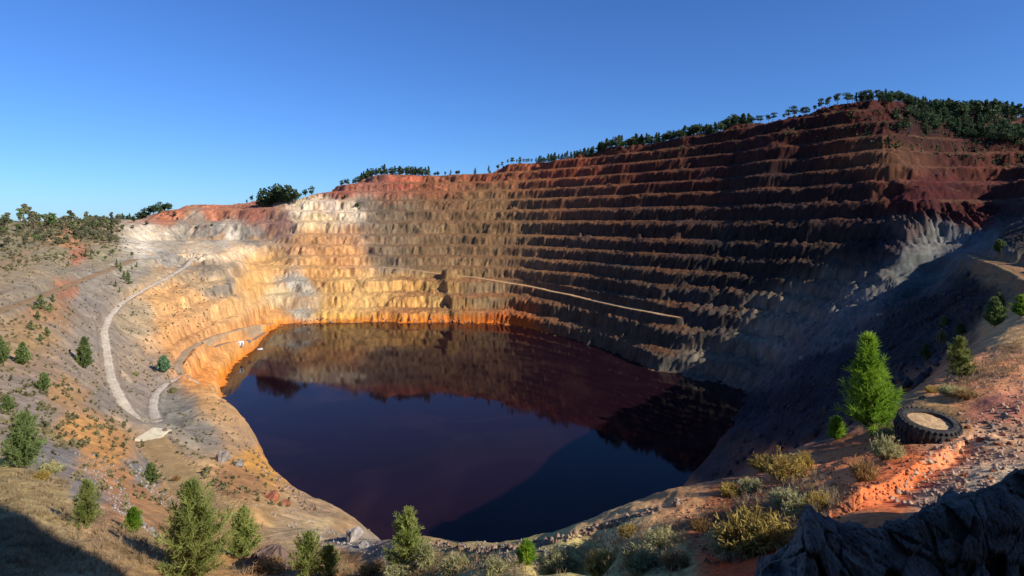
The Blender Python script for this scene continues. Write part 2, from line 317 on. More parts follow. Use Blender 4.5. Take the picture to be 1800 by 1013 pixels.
# slope, benches, streaks
dzdy = np.gradient(Zt, axis=0)/np.gradient(Y2, axis=0)
dzdx = np.gradient(Zt, axis=1)/np.maximum(np.gradient(X2, axis=1), 1e-4)
steep = np.hypot(dzdx, dzdy)
flat = sm(.80, .40, steep)
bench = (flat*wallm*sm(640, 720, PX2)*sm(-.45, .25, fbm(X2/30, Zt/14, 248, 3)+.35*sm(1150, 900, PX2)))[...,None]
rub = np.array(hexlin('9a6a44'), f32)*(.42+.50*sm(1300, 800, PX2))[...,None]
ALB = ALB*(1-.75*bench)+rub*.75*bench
tone = 1+(.30*fbm(along/2.2, rad/17, 231, 3)+.34*fbm((along+wp)/8, Zt/16, 232, 4)+.22*fbm(along/1.1, rad/5, 233, 2))*wallm*(1-.7*flat) + .26*fbm(X2/9, Y2/9, 241, 4)*far + near*.30*fbm(X2/2.2, Y2/2.2, 251, 4)
tone = tone+(.24*fbm(X2/2.6, Y2/2.6, 245, 3)+.18*fbm(along/1.4, rad/9, 246, 2)*pit)*far
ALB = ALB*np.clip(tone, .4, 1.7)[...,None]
# grey rock right of the far wall's upright corner, its weaker light painted in
grey_dim = (sm(640, 652, PXT+5*fbm(Y2/12, Zt/9, 247, 3))*sm(338, 352, PYT)*sm(474, 458, PYT-.10*(PXT-650))*sm(1050, 850, PXT)*pit*.62)[...,None]
ALB = ALB*(1-grey_dim)+np.array(hexlin('7a6348'), f32)*(np.clip(tone, .5, 1.5)[...,None])*grey_dim
riser_shade = sm(1520, 1600, PXT)*sm(395, 375, PYT)*pit; ALB = ALB*(1-.42*riser_shade*(1-flat))[...,None]  # right hill risers painted darker, standing in for shade between the benches
wall_shade = (1-.36*sm(930, 1180, PXT)*sm(1640, 1520, PXT)*wallm*(1-.6*flat)*(1-sm(470, 540, PYT)*sm(1170, 1250, PXT)))[...,None]  # shade on the far wall's risers, put into their colour
ALB = ALB*wall_shade
# orange wash and dark stain patches on the left and lower walls
w_o = (sm(.12, .5, fbm(X2/14, Y2/22, 261, 4))*wallm*sm(700, 560, PX2)*.45)[...,None]
ALB = ALB*(1-w_o)+np.array(hexlin('d8a05c'), f32)*w_o
w_g = (sm(.15, .5, fbm(X2/11, Y2/11, 271, 4))*(leftslope*far)*.5)[...,None]
ALB = ALB*(1-w_g)+np.array(hexlin('8c8474'), f32)*w_g
# iron-stained band at the water line
band = (sm(3.2, .6, Zt-LAKE+1.5*n_b)*sm(1010, 850, PX2)*sm(380, 470, PX2+200)*pit)[...,None]
ALB = ALB*(1-.75*band)+np.array(hexlin('d47a24'), f32)*.75*band
sw = (sm(.75, .15, _sd+.3*fbm(X2/.8, Y2/.8, 143, 3))*.6)[...,None]
ALB = ALB*(1-sw)+np.array(hexlin('c86c44'), f32)*sw
rcol = np.array([hexlin(r[3]) for r in ROADS], f32)[ROADI]
wr = (sm(1.2, .9, ROADD+.4*fbm(X2/3, Y2/3, 281, 3))*.75)[...,None]
ALB = ALB*(1-wr)+rcol*wr
ALB_ROAD = rcol
lum = ALB.mean(-1, keepdims=True); dsat = (.34*sm(1000, 760, PXT)*sm(230, 330, PXT)*pit*far*.45*sm(3, 8, Zt-LAKE))[...,None]
ALB = ALB*(1-dsat)+lum*np.array([1.08, .99, .84], f32)*dsat
ALB = ALB*(1+(near*sm(850, 1050, PXT))[...,None]*np.array([.54, .60, .46], f32))  # near ground on the right brightened in colour to make up for grazing sun
lw = (sm(520, 430, PXT)*sm(40, 90, Y2))[...,None]; ALB = ALB*(1-lw+lw*np.array([1.07, 1.03, .97], f32))
wm = (sm(630, 760, PXT)*sm(1560, 1450, PXT)*pit*wallm)[...,None]; ALB = ALB*(1-wm+wm*np.array([1.10, .96, .76], f32))
wl = (sm(660, 600, PXT)*sm(250, 330, PXT)*pit*far)[...,None]; ALB = ALB*(1-wl+wl*np.array([.90, .85, .80], f32))
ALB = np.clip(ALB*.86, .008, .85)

# ------------------------------------------------------------------ materials
def mat(name, rough=.9):
    m = bpy.data.materials.new(name); m.use_nodes = True
    nt = m.node_tree; b = nt.nodes['Principled BSDF']; b.inputs['Roughness'].default_value = rough
    return m, nt, b
def N(nt, t, **kw):
    n = nt.nodes.new(t)
    for k_, v in kw.items():
        if k_.startswith('i_'): n.inputs[k_[2:].replace('_', ' ')].default_value = v
        else: setattr(n, k_, v)
    return n
def ramp(nt, stops):
    r = N(nt, 'ShaderNodeValToRGB'); e = r.color_ramp.elements
    while len(e) < len(stops): e.new(.5)
    for el, (p, c) in zip(e, stops): el.position = p; el.color = (*c, 1) if len(c) == 3 else c
    return r

def ground_material():
    m, nt, b = mat('earth_and_rock', .93)
    L = nt.links.new
    at = N(nt, 'ShaderNodeAttribute', attribute_name='rock'); geo = N(nt, 'ShaderNodeNewGeometry')
    # fine grain, at sizes from pebbles to boulders
    mul = None
    src = at.outputs['Color']
    for sc, amt, det in ((.9, .20, 6), (9.0, .34, 4), (.16, .16, 5)):
        n = N(nt, 'ShaderNodeTexNoise'); n.inputs['Scale'].default_value = sc; n.inputs['Detail'].default_value = det; n.inputs['Roughness'].default_value = .62
        L(geo.outputs['Position'], n.inputs['Vector'])
        r = N(nt, 'ShaderNodeMapRange'); r.inputs[1].default_value = .3; r.inputs[2].default_value = .7; r.inputs[3].default_value = 1-amt; r.inputs[4].default_value = 1+amt
        L(n.outputs['Fac'], r.inputs[0])
        x = N(nt, 'ShaderNodeMix', data_type='RGBA', blend_type='MULTIPLY'); x.inputs[0].default_value = 1
        L(src, x.inputs[6]); L(r.outputs[0], x.inputs[7]); src = x.outputs[2]
    L(src, b.inputs['Base Color'])
    b.inputs['Specular IOR Level'].default_value = .15
    n1 = N(nt, 'ShaderNodeTexNoise'); n1.inputs['Scale'].default_value = 2.2; n1.inputs['Detail'].default_value = 9; n1.inputs['Roughness'].default_value = .68
    L(geo.outputs['Position'], n1.inputs['Vector'])
    bp = N(nt, 'ShaderNodeBump'); bp.inputs['Strength'].default_value = .45; bp.inputs['Distance'].default_value = .3
    L(n1.outputs['Fac'], bp.inputs['Height']); L(bp.outputs['Normal'], b.inputs['Normal'])
    return m
M_GROUND = ground_material()

def grid_mesh(name, X, Y, Z, colour=None):
    ny, nx = X.shape
    v = np.stack([X, Y, Z], -1).reshape(-1, 3).astype(f32)
    i = np.arange(ny*nx).reshape(ny, nx)
    q = np.stack([i[:-1,:-1], i[:-1,1:], i[1:,1:], i[1:,:-1]], -1).reshape(-1, 4).astype(np.int32)
    me = bpy.data.meshes.new(name)
    me.vertices.add(len(v)); me.vertices.foreach_set('co', v.ravel())
    me.loops.add(q.size); me.loops.foreach_set('vertex_index', q.ravel())
    me.polygons.add(len(q)); me.polygons.foreach_set('loop_start', np.arange(0, q.size, 4, dtype=np.int32))
    me.update(calc_edges=True)
    if colour is not None:
        a = me.attributes.new('rock', 'FLOAT_COLOR', 'POINT')
        c = np.concatenate([colour.reshape(-1, 3), np.ones((len(v), 1))], 1).astype(f32)
        a.data.foreach_set('color', c.ravel())
    o = bpy.data.objects.new(name, me); COL.objects.link(o)
    return o
def structure(o): o['kind'] = 'structure'; return o

land = structure(grid_mesh('terrain', X2, Y2, Zt, ALB)); land.data.materials.append(M_GROUND)
for nm, hw, line, hx in LINES:
    tg = np.gradient(line[:,:2], axis=0); tg /= np.linalg.norm(tg, axis=1, keepdims=True)+1e-9
    nr = np.stack([-tg[:,1], tg[:,0]], 1)
    off = np.linspace(-1, 1, 9)
    wob = hw*(.92+.3*fbm(line[:,0]/4, line[:,1]/4, 291, 3))*np.clip(np.minimum(np.arange(len(line)), np.arange(len(line))[::-1])/(14 if nm == 'haul_ramp' else 3)+(.15 if nm == 'haul_ramp' else .6), 0, 1)
    rx = line[:,0:1]+nr[:,0:1]*off*wob[:,None]; ry = line[:,1:2]+nr[:,1:2]*off*wob[:,None]
    rz = np.array([[ground(a, b) for a, b in zip(r1, r2)] for r1, r2 in zip(rx, ry)])+.10-.14*np.abs(off)**6
    base = np.array(hexlin(hx, .86), f32)
    col = base*(1+.16*fbm(rx/2.5, ry/2.5, 295, 3)-.10*np.exp(-((np.abs(off)-.45)/.14)**2))[...,None]
    structure(grid_mesh(nm, rx, ry, rz, col)).data.materials.append(M_GROUND)

# the ground the photographer stands on, and the mound that rises beside it out of the picture
gx, gy = np.meshgrid(np.linspace(-200, 260, 231), np.linspace(-190, 100, 146))
s_ = gx*SDIR[0]+gy*SDIR[1]; q_ = gx*QDIR[0]+gy*QDIR[1]
edge = 12.4+.8*fbm(s_/14, s_*0+.5, 301, 3)
mound = 66*sm(edge+.10*np.clip(s_-10, 0, 40), edge-7, q_)*sm(6, 30, s_)
gz = -2.6+mound*(1+.1*fbm(gx/9, gy/9, 311, 3)) + .5*fbm(gx/6, gy/6, 321, 3) - 4*sm(6, 30, q_)*sm(20, 60, s_)
gz += -14*sm(-4, -60, s_)*sm(20, -10, gy)
inside = (gy > 2.2) & (np.abs(gx) < 1.8*gy)
near_in = (gy > -.5) & (np.abs(gx) < 1.8*(gy+3)+3)
gz = np.where(inside, -160, gz)
back = structure(grid_mesh('ground', gx, gy, gz, np.ones(gx.shape+(3,))*np.array(hexlin('9a6a48', .8)))); back.data.materials.append(M_GROUND)

# ------------------------------------------------------------------ lake
def water_material():
    m, nt, b = mat('red_mine_water', .075)
    L = nt.links.new
    b.inputs['Base Color'].default_value = (.0135, .0040, .0070, 1)
    b.inputs['IOR'].default_value = 1.155
    geo = N(nt, 'ShaderNodeNewGeometry')
    nb = N(nt, 'ShaderNodeTexNoise'); nb.inputs['Scale'].default_value = .022; nb.inputs['Detail'].default_value = 5; nb.inputs['Distortion'].default_value = 1.2
    L(geo.outputs['Position'], nb.inputs['Vector']); rb = ramp(nt, [(.50, (.0125, .0040, .0070)), (.72, (.024, .010, .011))]); L(nb.outputs['Fac'], rb.inputs[0]); L(rb.outputs[0], b.inputs['Base Color'])
    rr = N(nt, 'ShaderNodeMapRange'); rr.inputs[1].default_value = .35; rr.inputs[2].default_value = .7; rr.inputs[3].default_value = .025; rr.inputs[4].default_value = .07; L(nb.outputs['Fac'], rr.inputs[0]); L(rr.outputs[0], b.inputs['Roughness'])
    n = N(nt, 'ShaderNodeTexNoise'); n.inputs['Scale'].default_value = .5; n.inputs['Detail'].default_value = 4
    L(geo.outputs['Position'], n.inputs['Vector'])
    bp = N(nt, 'ShaderNodeBump'); bp.inputs['Strength'].default_value = .05; bp.inputs['Distance'].default_value = .06
    L(n.outputs['Fac'], bp.inputs['Height']); L(bp.outputs['Normal'], b.inputs['Normal'])
    return m
wx, wy = np.meshgrid(np.linspace(-260, 200, 24), np.linspace(80, 540, 24))
lake = structure(grid_mesh('lake_water', wx, wy, np.full(wx.shape, LAKE))); lake.data.materials.append(water_material())

# ------------------------------------------------------------------ things
R_ = random.Random(7)
def tag(o, label, cat, group=None):
    o['label'] = label; o['category'] = cat
    if group: o['group'] = group
    return o
def stuff(o): o['kind'] = 'stuff'; return o
def empty(name, loc, rz=0):
    o = bpy.data.objects.new(name, None); COL.objects.link(o); o.location = loc; o.rotation_euler = (0, 0, rz)
    o.empty_display_size = .2
    return o
def mesh(name, v, f, m, smooth=False):
    me = bpy.data.meshes.new(name)
    v = np.asarray(v, f32); me.vertices.add(len(v)); me.vertices.foreach_set('co', v.ravel())
    if isinstance(f, np.ndarray):
        f = f.astype(np.int32); k_ = f.shape[1]
        me.loops.add(f.size); me.loops.foreach_set('vertex_index', f.ravel())
        me.polygons.add(len(f)); me.polygons.foreach_set('loop_start', np.arange(0, f.size, k_, dtype=np.int32))
        me.update(calc_edges=True)
    else:
        me = bpy.data.meshes.new(name); me.from_pydata([tuple(map(float, p)) for p in v], [], f); me.update()
    if smooth: me.shade_smooth()
    if m: me.materials.append(m)
    return me
def obj(name, me, parent=None, loc=None):
    o = bpy.data.objects.new(name, me); COL.objects.link(o)
    if parent: o.parent = parent
    if loc is not None: o.location = loc
    return o
def copy_tree(o, loc, rz, sc):
    c = o.copy(); COL.objects.link(c); c.location = loc; c.rotation_euler = (0, 0, rz); c.scale = sc if isinstance(sc, tuple) else (sc, sc, sc)
    for ch in o.children:
        d_ = ch.copy(); COL.objects.link(d_); d_.parent = c
    return c

# ---- materials of the things
def leaf_material(name, c1, c2, trans=.25, scale=1.2):
    m, nt, b = mat(name, .7); L = nt.links.new
    tc = N(nt, 'ShaderNodeTexCoord'); oi = N(nt, 'ShaderNodeObjectInfo')
    n = N(nt, 'ShaderNodeTexNoise'); n.inputs['Scale'].default_value = scale; n.inputs['Detail'].default_value = 3
    add = N(nt, 'ShaderNodeVectorMath', operation='ADD'); L(tc.outputs['Object'], add.inputs[0]); L(oi.outputs['Random'], add.inputs[1]); L(add.outputs[0], n.inputs['Vector'])
    r = ramp(nt, [(.3, c1), (.7, c2)]); L(n.outputs['Fac'], r.inputs[0])
    hv = N(nt, 'ShaderNodeHueSaturation'); mr = N(nt, 'ShaderNodeMapRange'); mr.inputs[3].default_value = .75; mr.inputs[4].default_value = 1.25
    L(oi.outputs['Random'], mr.inputs[0]); L(mr.outputs[0], hv.inputs['Value']); L(r.outputs[0], hv.inputs['Color'])
    L(hv.outputs[0], b.inputs['Base Color']); b.inputs['Specular IOR Level'].default_value = .2
    tr = N(nt, 'ShaderNodeBsdfTranslucent'); L(hv.outputs[0], tr.inputs['Color'])
    mx = N(nt, 'ShaderNodeMixShader'); mx.inputs[0].default_value = trans
    L(b.outputs[0], mx.inputs[1]); L(tr.outputs[0], mx.inputs[2]); L(mx.outputs[0], nt.nodes['Material Output'].inputs[0])
    return m
def noise_material(name, c1, c2, scale=3, rough=.9, bump=.3, obj_space=True, detail=6, dist=.1):
    m, nt, b = mat(name, rough); L = nt.links.new
    tc = N(nt, 'ShaderNodeTexCoord'); n = N(nt, 'ShaderNodeTexNoise'); n.inputs['Scale'].default_value = scale; n.inputs['Detail'].default_value = detail; n.inputs['Roughness'].default_value = .62
    L(tc.outputs['Object'], n.inputs['Vector'])
    r = ramp(nt, [(.32, c1), (.68, c2)]); L(n.outputs['Fac'], r.inputs[0])
    oi = N(nt, 'ShaderNodeObjectInfo'); hv = N(nt, 'ShaderNodeHueSaturation'); mr = N(nt, 'ShaderNodeMapRange'); mr.inputs[3].default_value = .8; mr.inputs[4].default_value = 1.2
    L(oi.outputs['Random'], mr.inputs[0]); L(mr.outputs[0], hv.inputs['Value']); L(r.outputs[0], hv.inputs['Color'])
    L(hv.outputs[0], b.inputs['Base Color']); b.inputs['Specular IOR Level'].default_value = .2
    n2 = N(nt, 'ShaderNodeTexNoise'); n2.inputs['Scale'].default_value = scale*4; n2.inputs['Detail'].default_value = 6; L(tc.outputs['Object'], n2.inputs['Vector'])
    bp = N(nt, 'ShaderNodeBump'); bp.inputs['Strength'].default_value = bump; bp.inputs['Distance'].default_value = dist
    L(n2.outputs['Fac'], bp.inputs['Height']); L(bp.outputs[0], b.inputs['Normal'])
    return m
H = hexlin
M_BARK = noise_material('bark', H('4a3a2c'), H('7a6248'), 9)
M_PINE_B = leaf_material('bright_pine_needles', H('5a8420'), H('9cb83e'), .4, 1.6)
M_PINE = leaf_material('pine_needles', H('74843c'), H('b4b86a'), .38, 1.5)
M_PINE_D = leaf_material('dark_pine_needles', H('34472e'), H('5a6b44'), .2, .35)
M_PINE_M = leaf_material('dull_pine_needles', H('55683a'), H('869258'), .3, .8)
M_GUM = leaf_material('olive_leaves', H('5c6048'), H('8a8562'), .25, .5)
M_SHRUB_Y = leaf_material('dry_yellow_stems', H('98843c'), H('d0b664'), .4, 3)
M_SHRUB_G = leaf_material('grey_green_leaves', H('94966a'), H('ccc68e'), .4, 3)
M_SHRUB_B = leaf_material('brown_twigs', H('8a683e'), H('bd9a62'), .35, 3)
M_GRASS = leaf_material('dry_grass_blades', H('84704c'), H('ccb08a'), .3, .7)
M_SCRUB = leaf_material('olive_scrub', H('55563a'), H('857a54'), .25, .08)
M_STONE = noise_material('pale_stone', H('75584a'), H('bfa184'), 2.2, .85, .5)
M_STONE_R = noise_material('red_stone', H('7a4432'), H('b0714f'), 5, .85, .5)
M_STONE_G = noise_material('grey_stone', H('6e6660'), H('aaa196'), 4, .85, .5)
M_STONE_D = noise_material('dark_purple_stone', H('57453f'), H('8a7264'), 4, .85, .5)

# ---- trees
class Acc:
    def __init__(s): s.v = []; s.f = []; s.n = 0
    def add(s, v, f): s.v.append(np.asarray(v, float)); s.f.append(np.asarray(f)+s.n); s.n += len(v)
    def mesh(s, name, m, smooth=False): return mesh(name, np.concatenate(s.v), np.concatenate(s.f), m, smooth)
def tube(acc, pts, rad, n=6):
    pts = np.asarray(pts, float); k_ = len(pts)
    tg = np.gradient(pts, axis=0); tg /= np.linalg.norm(tg, axis=1, keepdims=True)+1e-9
    ref = np.where(np.abs(tg[:,2:3]) > .9, [[1., 0, 0]], [[0, 0, 1.]]); a = np.cross(tg, ref); a /= np.linalg.norm(a, axis=1, keepdims=True); b = np.cross(tg, a)
    an = np.arange(n)/n*2*np.pi
    v = pts[:,None]+np.asarray(rad)[:,None,None]*(np.cos(an)[None,:,None]*a[:,None]+np.sin(an)[None,:,None]*b[:,None])
    i = np.arange(k_*n).reshape(k_, n); j = np.roll(i, -1, 1)
    f = np.stack([i[:-1], j[:-1], j[1:], i[1:]], -1).reshape(-1, 4)
    acc.add(v.reshape(-1, 3), f)
def needles(rng, P_, D_, L_, n, w, spread=.75):
    """needle tufts: n thin leaves round each direction D_ at P_"""
    m_ = len(P_); P_ = np.repeat(P_, n, 0); D_ = np.repeat(D_, n, 0); L_ = np.repeat(L_, n)
    d_ = D_+rng.normal(0, spread, (m_*n, 3)); d_ /= np.linalg.norm(d_, axis=1, keepdims=True)+1e-9
    sd = np.cross(d_, rng.normal(0, 1, (m_*n, 3))); sd /= np.linalg.norm(sd, axis=1, keepdims=True)+1e-9
    l_ = (L_*rng.uniform(.7, 1.2, m_*n))[:,None]
    b0 = P_-d_*l_*.15
    v = np.stack([b0-sd*w*.5, b0+sd*w*.5, P_+d_*l_+sd*w*.18, P_+d_*l_-sd*w*.18], 1).reshape(-1, 3)
    return v, np.arange(len(v)).reshape(-1, 4)
def young_pine(seed, h, r, m, dens=1.0, shape=.62, needle=.2, w=.03, skirt=.06):
    rng = np.random.default_rng(seed)
    tr, cr = Acc(), Acc()
    zt = np.linspace(0, h, 9); bend = np.cumsum(rng.normal(0, .02*h, (9, 2))*.4, 0); tp = np.c_[bend, zt]; tp[0,2] = -.25
    tube(tr, tp, .032*h*(1-zt/h*.93)*.8, 7)
    nw = max(8, min(26, int(h/.19))); P_, D_, L_ = [], [], []
    for i in range(nw):
        t_ = skirt+(1-skirt)*(i/(nw-1))**.95; z = t_*h*.97
        c = np.array([np.interp(z, zt, tp[:,0]), np.interp(z, zt, tp[:,1]), z])
        R = r*(1-t_)**shape*(1+.12*math.sin(i*2.1))+.05*h*(1-t_)+.03
        if t_ < .2: R *= .72+1.4*t_
        nb = rng.integers(6, 9)
        for b in range(nb):
            az = b/nb*2*np.pi+rng.uniform(-.4, .4)+i*.9; el = math.radians(12+48*t_+rng.uniform(-10, 14)); Lb = R*rng.uniform(.62, 1.18)
            d_ = np.array([math.cos(az)*math.cos(el), math.sin(az)*math.cos(el), math.sin(el)])
            n_ = max(3, int(Lb/.13*dens)); tt = np.linspace(.22, 1, n_)
            pts = c+d_*Lb*tt[:,None]; pts[:,2] += .18*Lb*tt**2.2
            side = rng.normal(0, .085*Lb+.03, (n_, 3))*(tt[:,None]*1.1)
            up = np.array([0, 0, .55])
            for pp in (pts, pts+side):
                P_.append(pp); D_.append(np.tile(d_*.8+up, (n_, 1))); L_.append(np.full(n_, needle)*rng.uniform(.8, 1.15))
            if Lb > .35: tube(tr, np.c_[[c+d_*Lb*x+np.array([0, 0, .18*Lb*x**2.2]) for x in (0, .5, .95)]], [.011*h*(1-t_)+.006, .007*h*(1-t_)+.004, .003], 4)
        P_.append(c[None]); D_.append(np.array([[0, 0, 1.]])); L_.append(np.array([needle]))
    P_.append(np.array([[tp[-1,0], tp[-1,1], h*x] for x in np.linspace(.9, 1, 5)])); D_.append(np.tile([0, 0, 1.4], (5, 1))); L_.append(np.full(5, needle))
    v, f = needles(rng, np.concatenate(P_), np.concatenate(D_), np.concatenate(L_), 9, w)
    cr.add(v, f)
    return tr.mesh('trunk', M_BARK, True), cr.mesh('crown', m)
def far_tree(seed, kind, m):
    """a tree of unit height made for a few hundred metres: trunk, limbs and a crown of leaf clumps"""
    rng = np.random.default_rng(seed); tr, cr = Acc(), Acc()
    lean = rng.normal(0, .03, 2)
    tube(tr, [[0, 0, -.06], [lean[0]*.5, lean[1]*.5, .4], [lean[0], lean[1], .8]], [.022, .016, .008], 6)
    blobs = []
    if kind == 'umbrella':
        for i in range(7):
            a = rng.uniform(0, 6.28); q = rng.uniform(0, .2); blobs.append((lean[0]+q*math.cos(a), lean[1]+q*math.sin(a), rng.uniform(.52, .9), rng.uniform(.13, .2), rng.uniform(.08, .13)))
    elif kind == 'conic':
        for i in range(9):
            t_ = i/8; q = .13*(1-t_); a = rng.uniform(0, 6.28); blobs.append((q*math.cos(a), q*math.sin(a), .12+.82*t_, .17*(1-t_)+.05, .09))
    elif kind == 'round':
        for i in range(12):
            a = rng.uniform(0, 6.28); q = rng.uniform(0, .26); z = rng.uniform(.16, .85); q *= 1.1-abs(z-.5); blobs.append((q*math.cos(a), q*math.sin(a), z, rng.uniform(.12, .2), rng.uniform(.1, .17)))
    else:   # thin: sparse, tall
        for i in range(9):
            a = rng.uniform(0, 6.28); z = rng.uniform(.35, .98); q = rng.uniform(.03, .17)*(1.15-z*.6); blobs.append((q*math.cos(a)+lean[0]*z, q*math.sin(a)+lean[1]*z, z, rng.uniform(.06, .11), rng.uniform(.06, .1)))
    for b in blobs[::2]:
        tube(tr, [[lean[0]*.6, lean[1]*.6, b[2]*.62], [b[0], b[1], b[2]]], [.009, .004], 4)
    V = []
    for bx_, by_, bz_, br, bh in blobs:
        n_ = 46 if kind != 'thin' else 30
        p = rng.normal(0, 1, (n_, 3)); p /= np.linalg.norm(p, axis=1, keepdims=True); p *= rng.uniform(.55, 1.1, (n_, 1))
        p = p*[br, br, bh]+[bx_, by_, bz_]
        a = rng.normal(0, 1, (n_, 3)); a /= np.linalg.norm(a, axis=1, keepdims=True); b = np.cross(a, rng.normal(0, 1, (n_, 3))); b /= np.linalg.norm(b, axis=1, keepdims=True)
        s_q = rng.uniform(.022, .045, (n_, 1))
        V.append(np.stack([p-a*s_q-b*s_q*.6, p+a*s_q-b*s_q*.6, p+a*s_q*.7+b*s_q, p-a*s_q*.7+b*s_q], 1).reshape(-1, 3))
    V = np.concatenate(V); cr.add(V, np.arange(len(V)).reshape(-1, 4))
    return tr.mesh('trunk', M_BARK, True), cr.mesh('crown', m)
def plant_tree(name, meshes, loc, rz, sc, label, cat='pine tree', group=None):
    o = empty(name, loc, rz); o.scale = sc if isinstance(sc, tuple) else (sc,)*3
    obj('trunk', meshes[0], o); obj('crown', meshes[1], o)
    return tag(o, label, cat, group)

# near and middle-distance young pines: (column, base row, height in rows, material, width ratio, label)
NEAR = [
 (1533, 764, 164, 'B', .25, 'bright green young pine standing beside the half-buried tyre'),
 (1688, 664, 66, 'P', .40, 'dull green small pine on the ridge just beyond the tyre'),
 (1470, 772, 32, 'B', .50, 'tiny bright green pine seedling at the foot of the bright pine'),
 (340, 1022, 162, 'P', .42, 'large feathery pine at the bottom edge, the tallest tree on the left'),
 (428, 978, 78, 'P', .42, 'bushy pine next to the right side of the large feathery pine'),
 (543, 1004, 70, 'P', .52, 'low spreading pine below the sandy mound on the near slope'),
 (578, 1006, 48, 'P', .55, 'squat pine touching the low spreading pine'),
 (715, 997, 96, 'P', .36, 'pointed pine standing out against the dark lake at the near rim'),
 (748, 1000, 34, 'G', .55, 'yellowish pine shrub at the foot of the pointed pine'),
 (234, 936, 38, 'B', .42, 'little fresh green pine left of the large feathery pine'),
 (150, 928, 78, 'P', .34, 'slender thin pine in the dry grass above the black shadow'),
 (265, 852, 34, 'M', .50, 'small dark pine on grey rubble below the concrete slab'),
 (42, 824, 92, 'M', .38, 'broad dark green pine near the left edge of the slope'),
 (76, 688, 30, 'M', .36, 'small dark pine on the orange streak of the left slope'),
 (148, 648, 52, 'M', .26, 'narrow upright pine on the left slope beside the dirt road'),
 (39, 641, 36, 'M', .32, 'pale green pine on the left slope nearest the picture edge pine'),
 (-2, 640, 46, 'M', .34, 'pine cut off by the left picture edge'),
 (12, 726, 28, 'M', .4, 'small grey green pine on the far left slope, lowest of those by the edge'),
 (288, 654, 26, 'T', .45, 'blue green bushy tree beside the fork of the mine track'),
 (925, 992, 32, 'B', .5, 'small green pine on the near rim in front of the lake'),
 (1796, 556, 34, 'B', .45, 'green pine cut by the right edge on the sunlit ridge'),
 (1748, 574, 46, 'M', .40, 'dark pine in shade at the edge of the sunlit ridge'),
 (1757, 548, 30, 'M', .36, 'dark little pine above the shaded pine by the ridge'),
 (1628, 632, 26, 'M', .34, 'lone little pine on the black slope behind the bright pine'),
 (1656, 604, 22, 'G', .5, 'olive bush on the black slope left of its twin'),
 (1688, 588, 20, 'M', .4, 'tiny pine high on the black slope'),
 (1660, 578, 20, 'M', .4, 'tiny pine on the black slope above the olive bush'),
 (1758, 445, 20, 'M', .6, 'dark round bush on the shaded ridge by the stony path'),
]
MATS = {'B': M_PINE_B, 'P': M_PINE, 'M': M_PINE_M, 'G': M_SHRUB_G, 'T': leaf_material('blue_green_leaves', H('5a8a60'), H('a6c496'), .3, 1.0)}
for i_, (px, py, hp, mk, wr_, lab) in enumerate(NEAR):
    ymin_ = 0
    if py > 1000: 
        x, y, z = hit(px, 1012); y *= .985; x = (px-900)/F*y; z = ground(x, y)
    else: x, y, z = hit(px, py)
    h_ = hp/F*y*1.03
    big = h_ > 1.2
    nl = max(.16, .045*h_**.5+.05*h_) if y < 60 else .09*h_
    w_ = max(.022, y*.0011)
    ms = young_pine(100+i_, h_, wr_*h_, MATS[mk], min(1.2, 2.8/h_), .62, min(nl, .6)*1.1, w_*1.1)
    plant_tree('pine_tree', ms, (x, y, z-.02), R_.uniform(0, 6.28), (.86, .86, 1) if i_ else 1, lab)

# trees on the skylines and slopes, copies of a few kinds
KINDS = {}
for key, kind, m_ in (('u1','umbrella',M_PINE_D),('u2','umbrella',M_PINE_D),('c1','conic',M_PINE_D),('c2','conic',M_PINE_D),('r1','round',M_PINE_D),('r2','round',M_PINE_D),('t1','thin',M_GUM),('t2','thin',M_GUM),('t3','thin',M_PINE_M),('c3','conic',M_PINE_M),('r3','round',M_GUM)):
    KINDS[key] = far_tree(len(KINDS)*13+5, kind, m_)
def sky_hit(px, ymin, ymax):
    i = int(round(np.interp((px-900)/F, UU, np.arange(NU)))); rows = HZ-Zt[:,i]/YY*F
    sel = np.where((YY > ymin) & (YY < ymax))[0]; j = sel[np.argmin(rows[sel])]
    return (px-900)/F*YY[j], YY[j], Zt[j,i]
FIRST = {}
def far_plant(name, kinds, x, y, z, h_, label, cat, group, wide=1.0):
    k_ = R_.choice(kinds); key = (name, k_)
    sc_v = (h_*wide*R_.uniform(.85, 1.2), h_*wide*R_.uniform(.85, 1.2), h_)
    if key not in FIRST: FIRST[key] = o = plant_tree(name, KINDS[k_], (x, y, z-.1), R_.uniform(0, 6.28), sc_v, label, cat, group)
    else:
        o = copy_tree(FIRST[key], (x, y, z-.1), R_.uniform(0, 6.28), sc_v); tag(o, label, cat, group)
    return o
def skyline(xs, hp, name, kinds, label, group, cat='pine tree', back=(0, 12), ymin=420, ymax=900, wide=1.0, jit=.25):
    for px in xs:
        px = px+R_.uniform(-3, 3); x, y, z = sky_hit(px, ymin, ymax); y2 = y+R_.uniform(*back); x = (px-900)/F*y2; z2 = ground(x, y2)
        vis = z/y*F - z2/y2*F
        h_ = (hp*R_.uniform(1-jit, 1+jit)+max(0, vis))/F*y2
        far_plant(name, kinds, x, y2, z2, h_, label, cat, group, wide)
def spread(a, b, step): 
    out = []; p = a
    while p < b: out.append(p); p += step*R_.uniform(.5, 1.5)
    return out
skyline(spread(600, 640, 5), 10, 'pine_tree', ['r1','r2','c1'], 'dark pine climbing the left shoulder of the red rim', 'pines on the left shoulder of the red rim', back=(-2, 8))
skyline(spread(635, 752, 4.2), 14, 'pine_tree', ['r1','r2','c1','c2'], 'dark pine in the dense clump above the red corner of the rim', 'dense pines above the red corner of the rim', back=(-4, 10), wide=1.2)
skyline([762,771,783,792,800,806], 9, 'pine_tree', ['r1','c1'], 'low dark pine on the bare rim between two clumps', 'low pines on the bare rim')
skyline([833, 861], 14, 'pine_tree', ['c1','c2'], 'pointed pine standing alone on the rim', 'lone pointed pines on the rim')
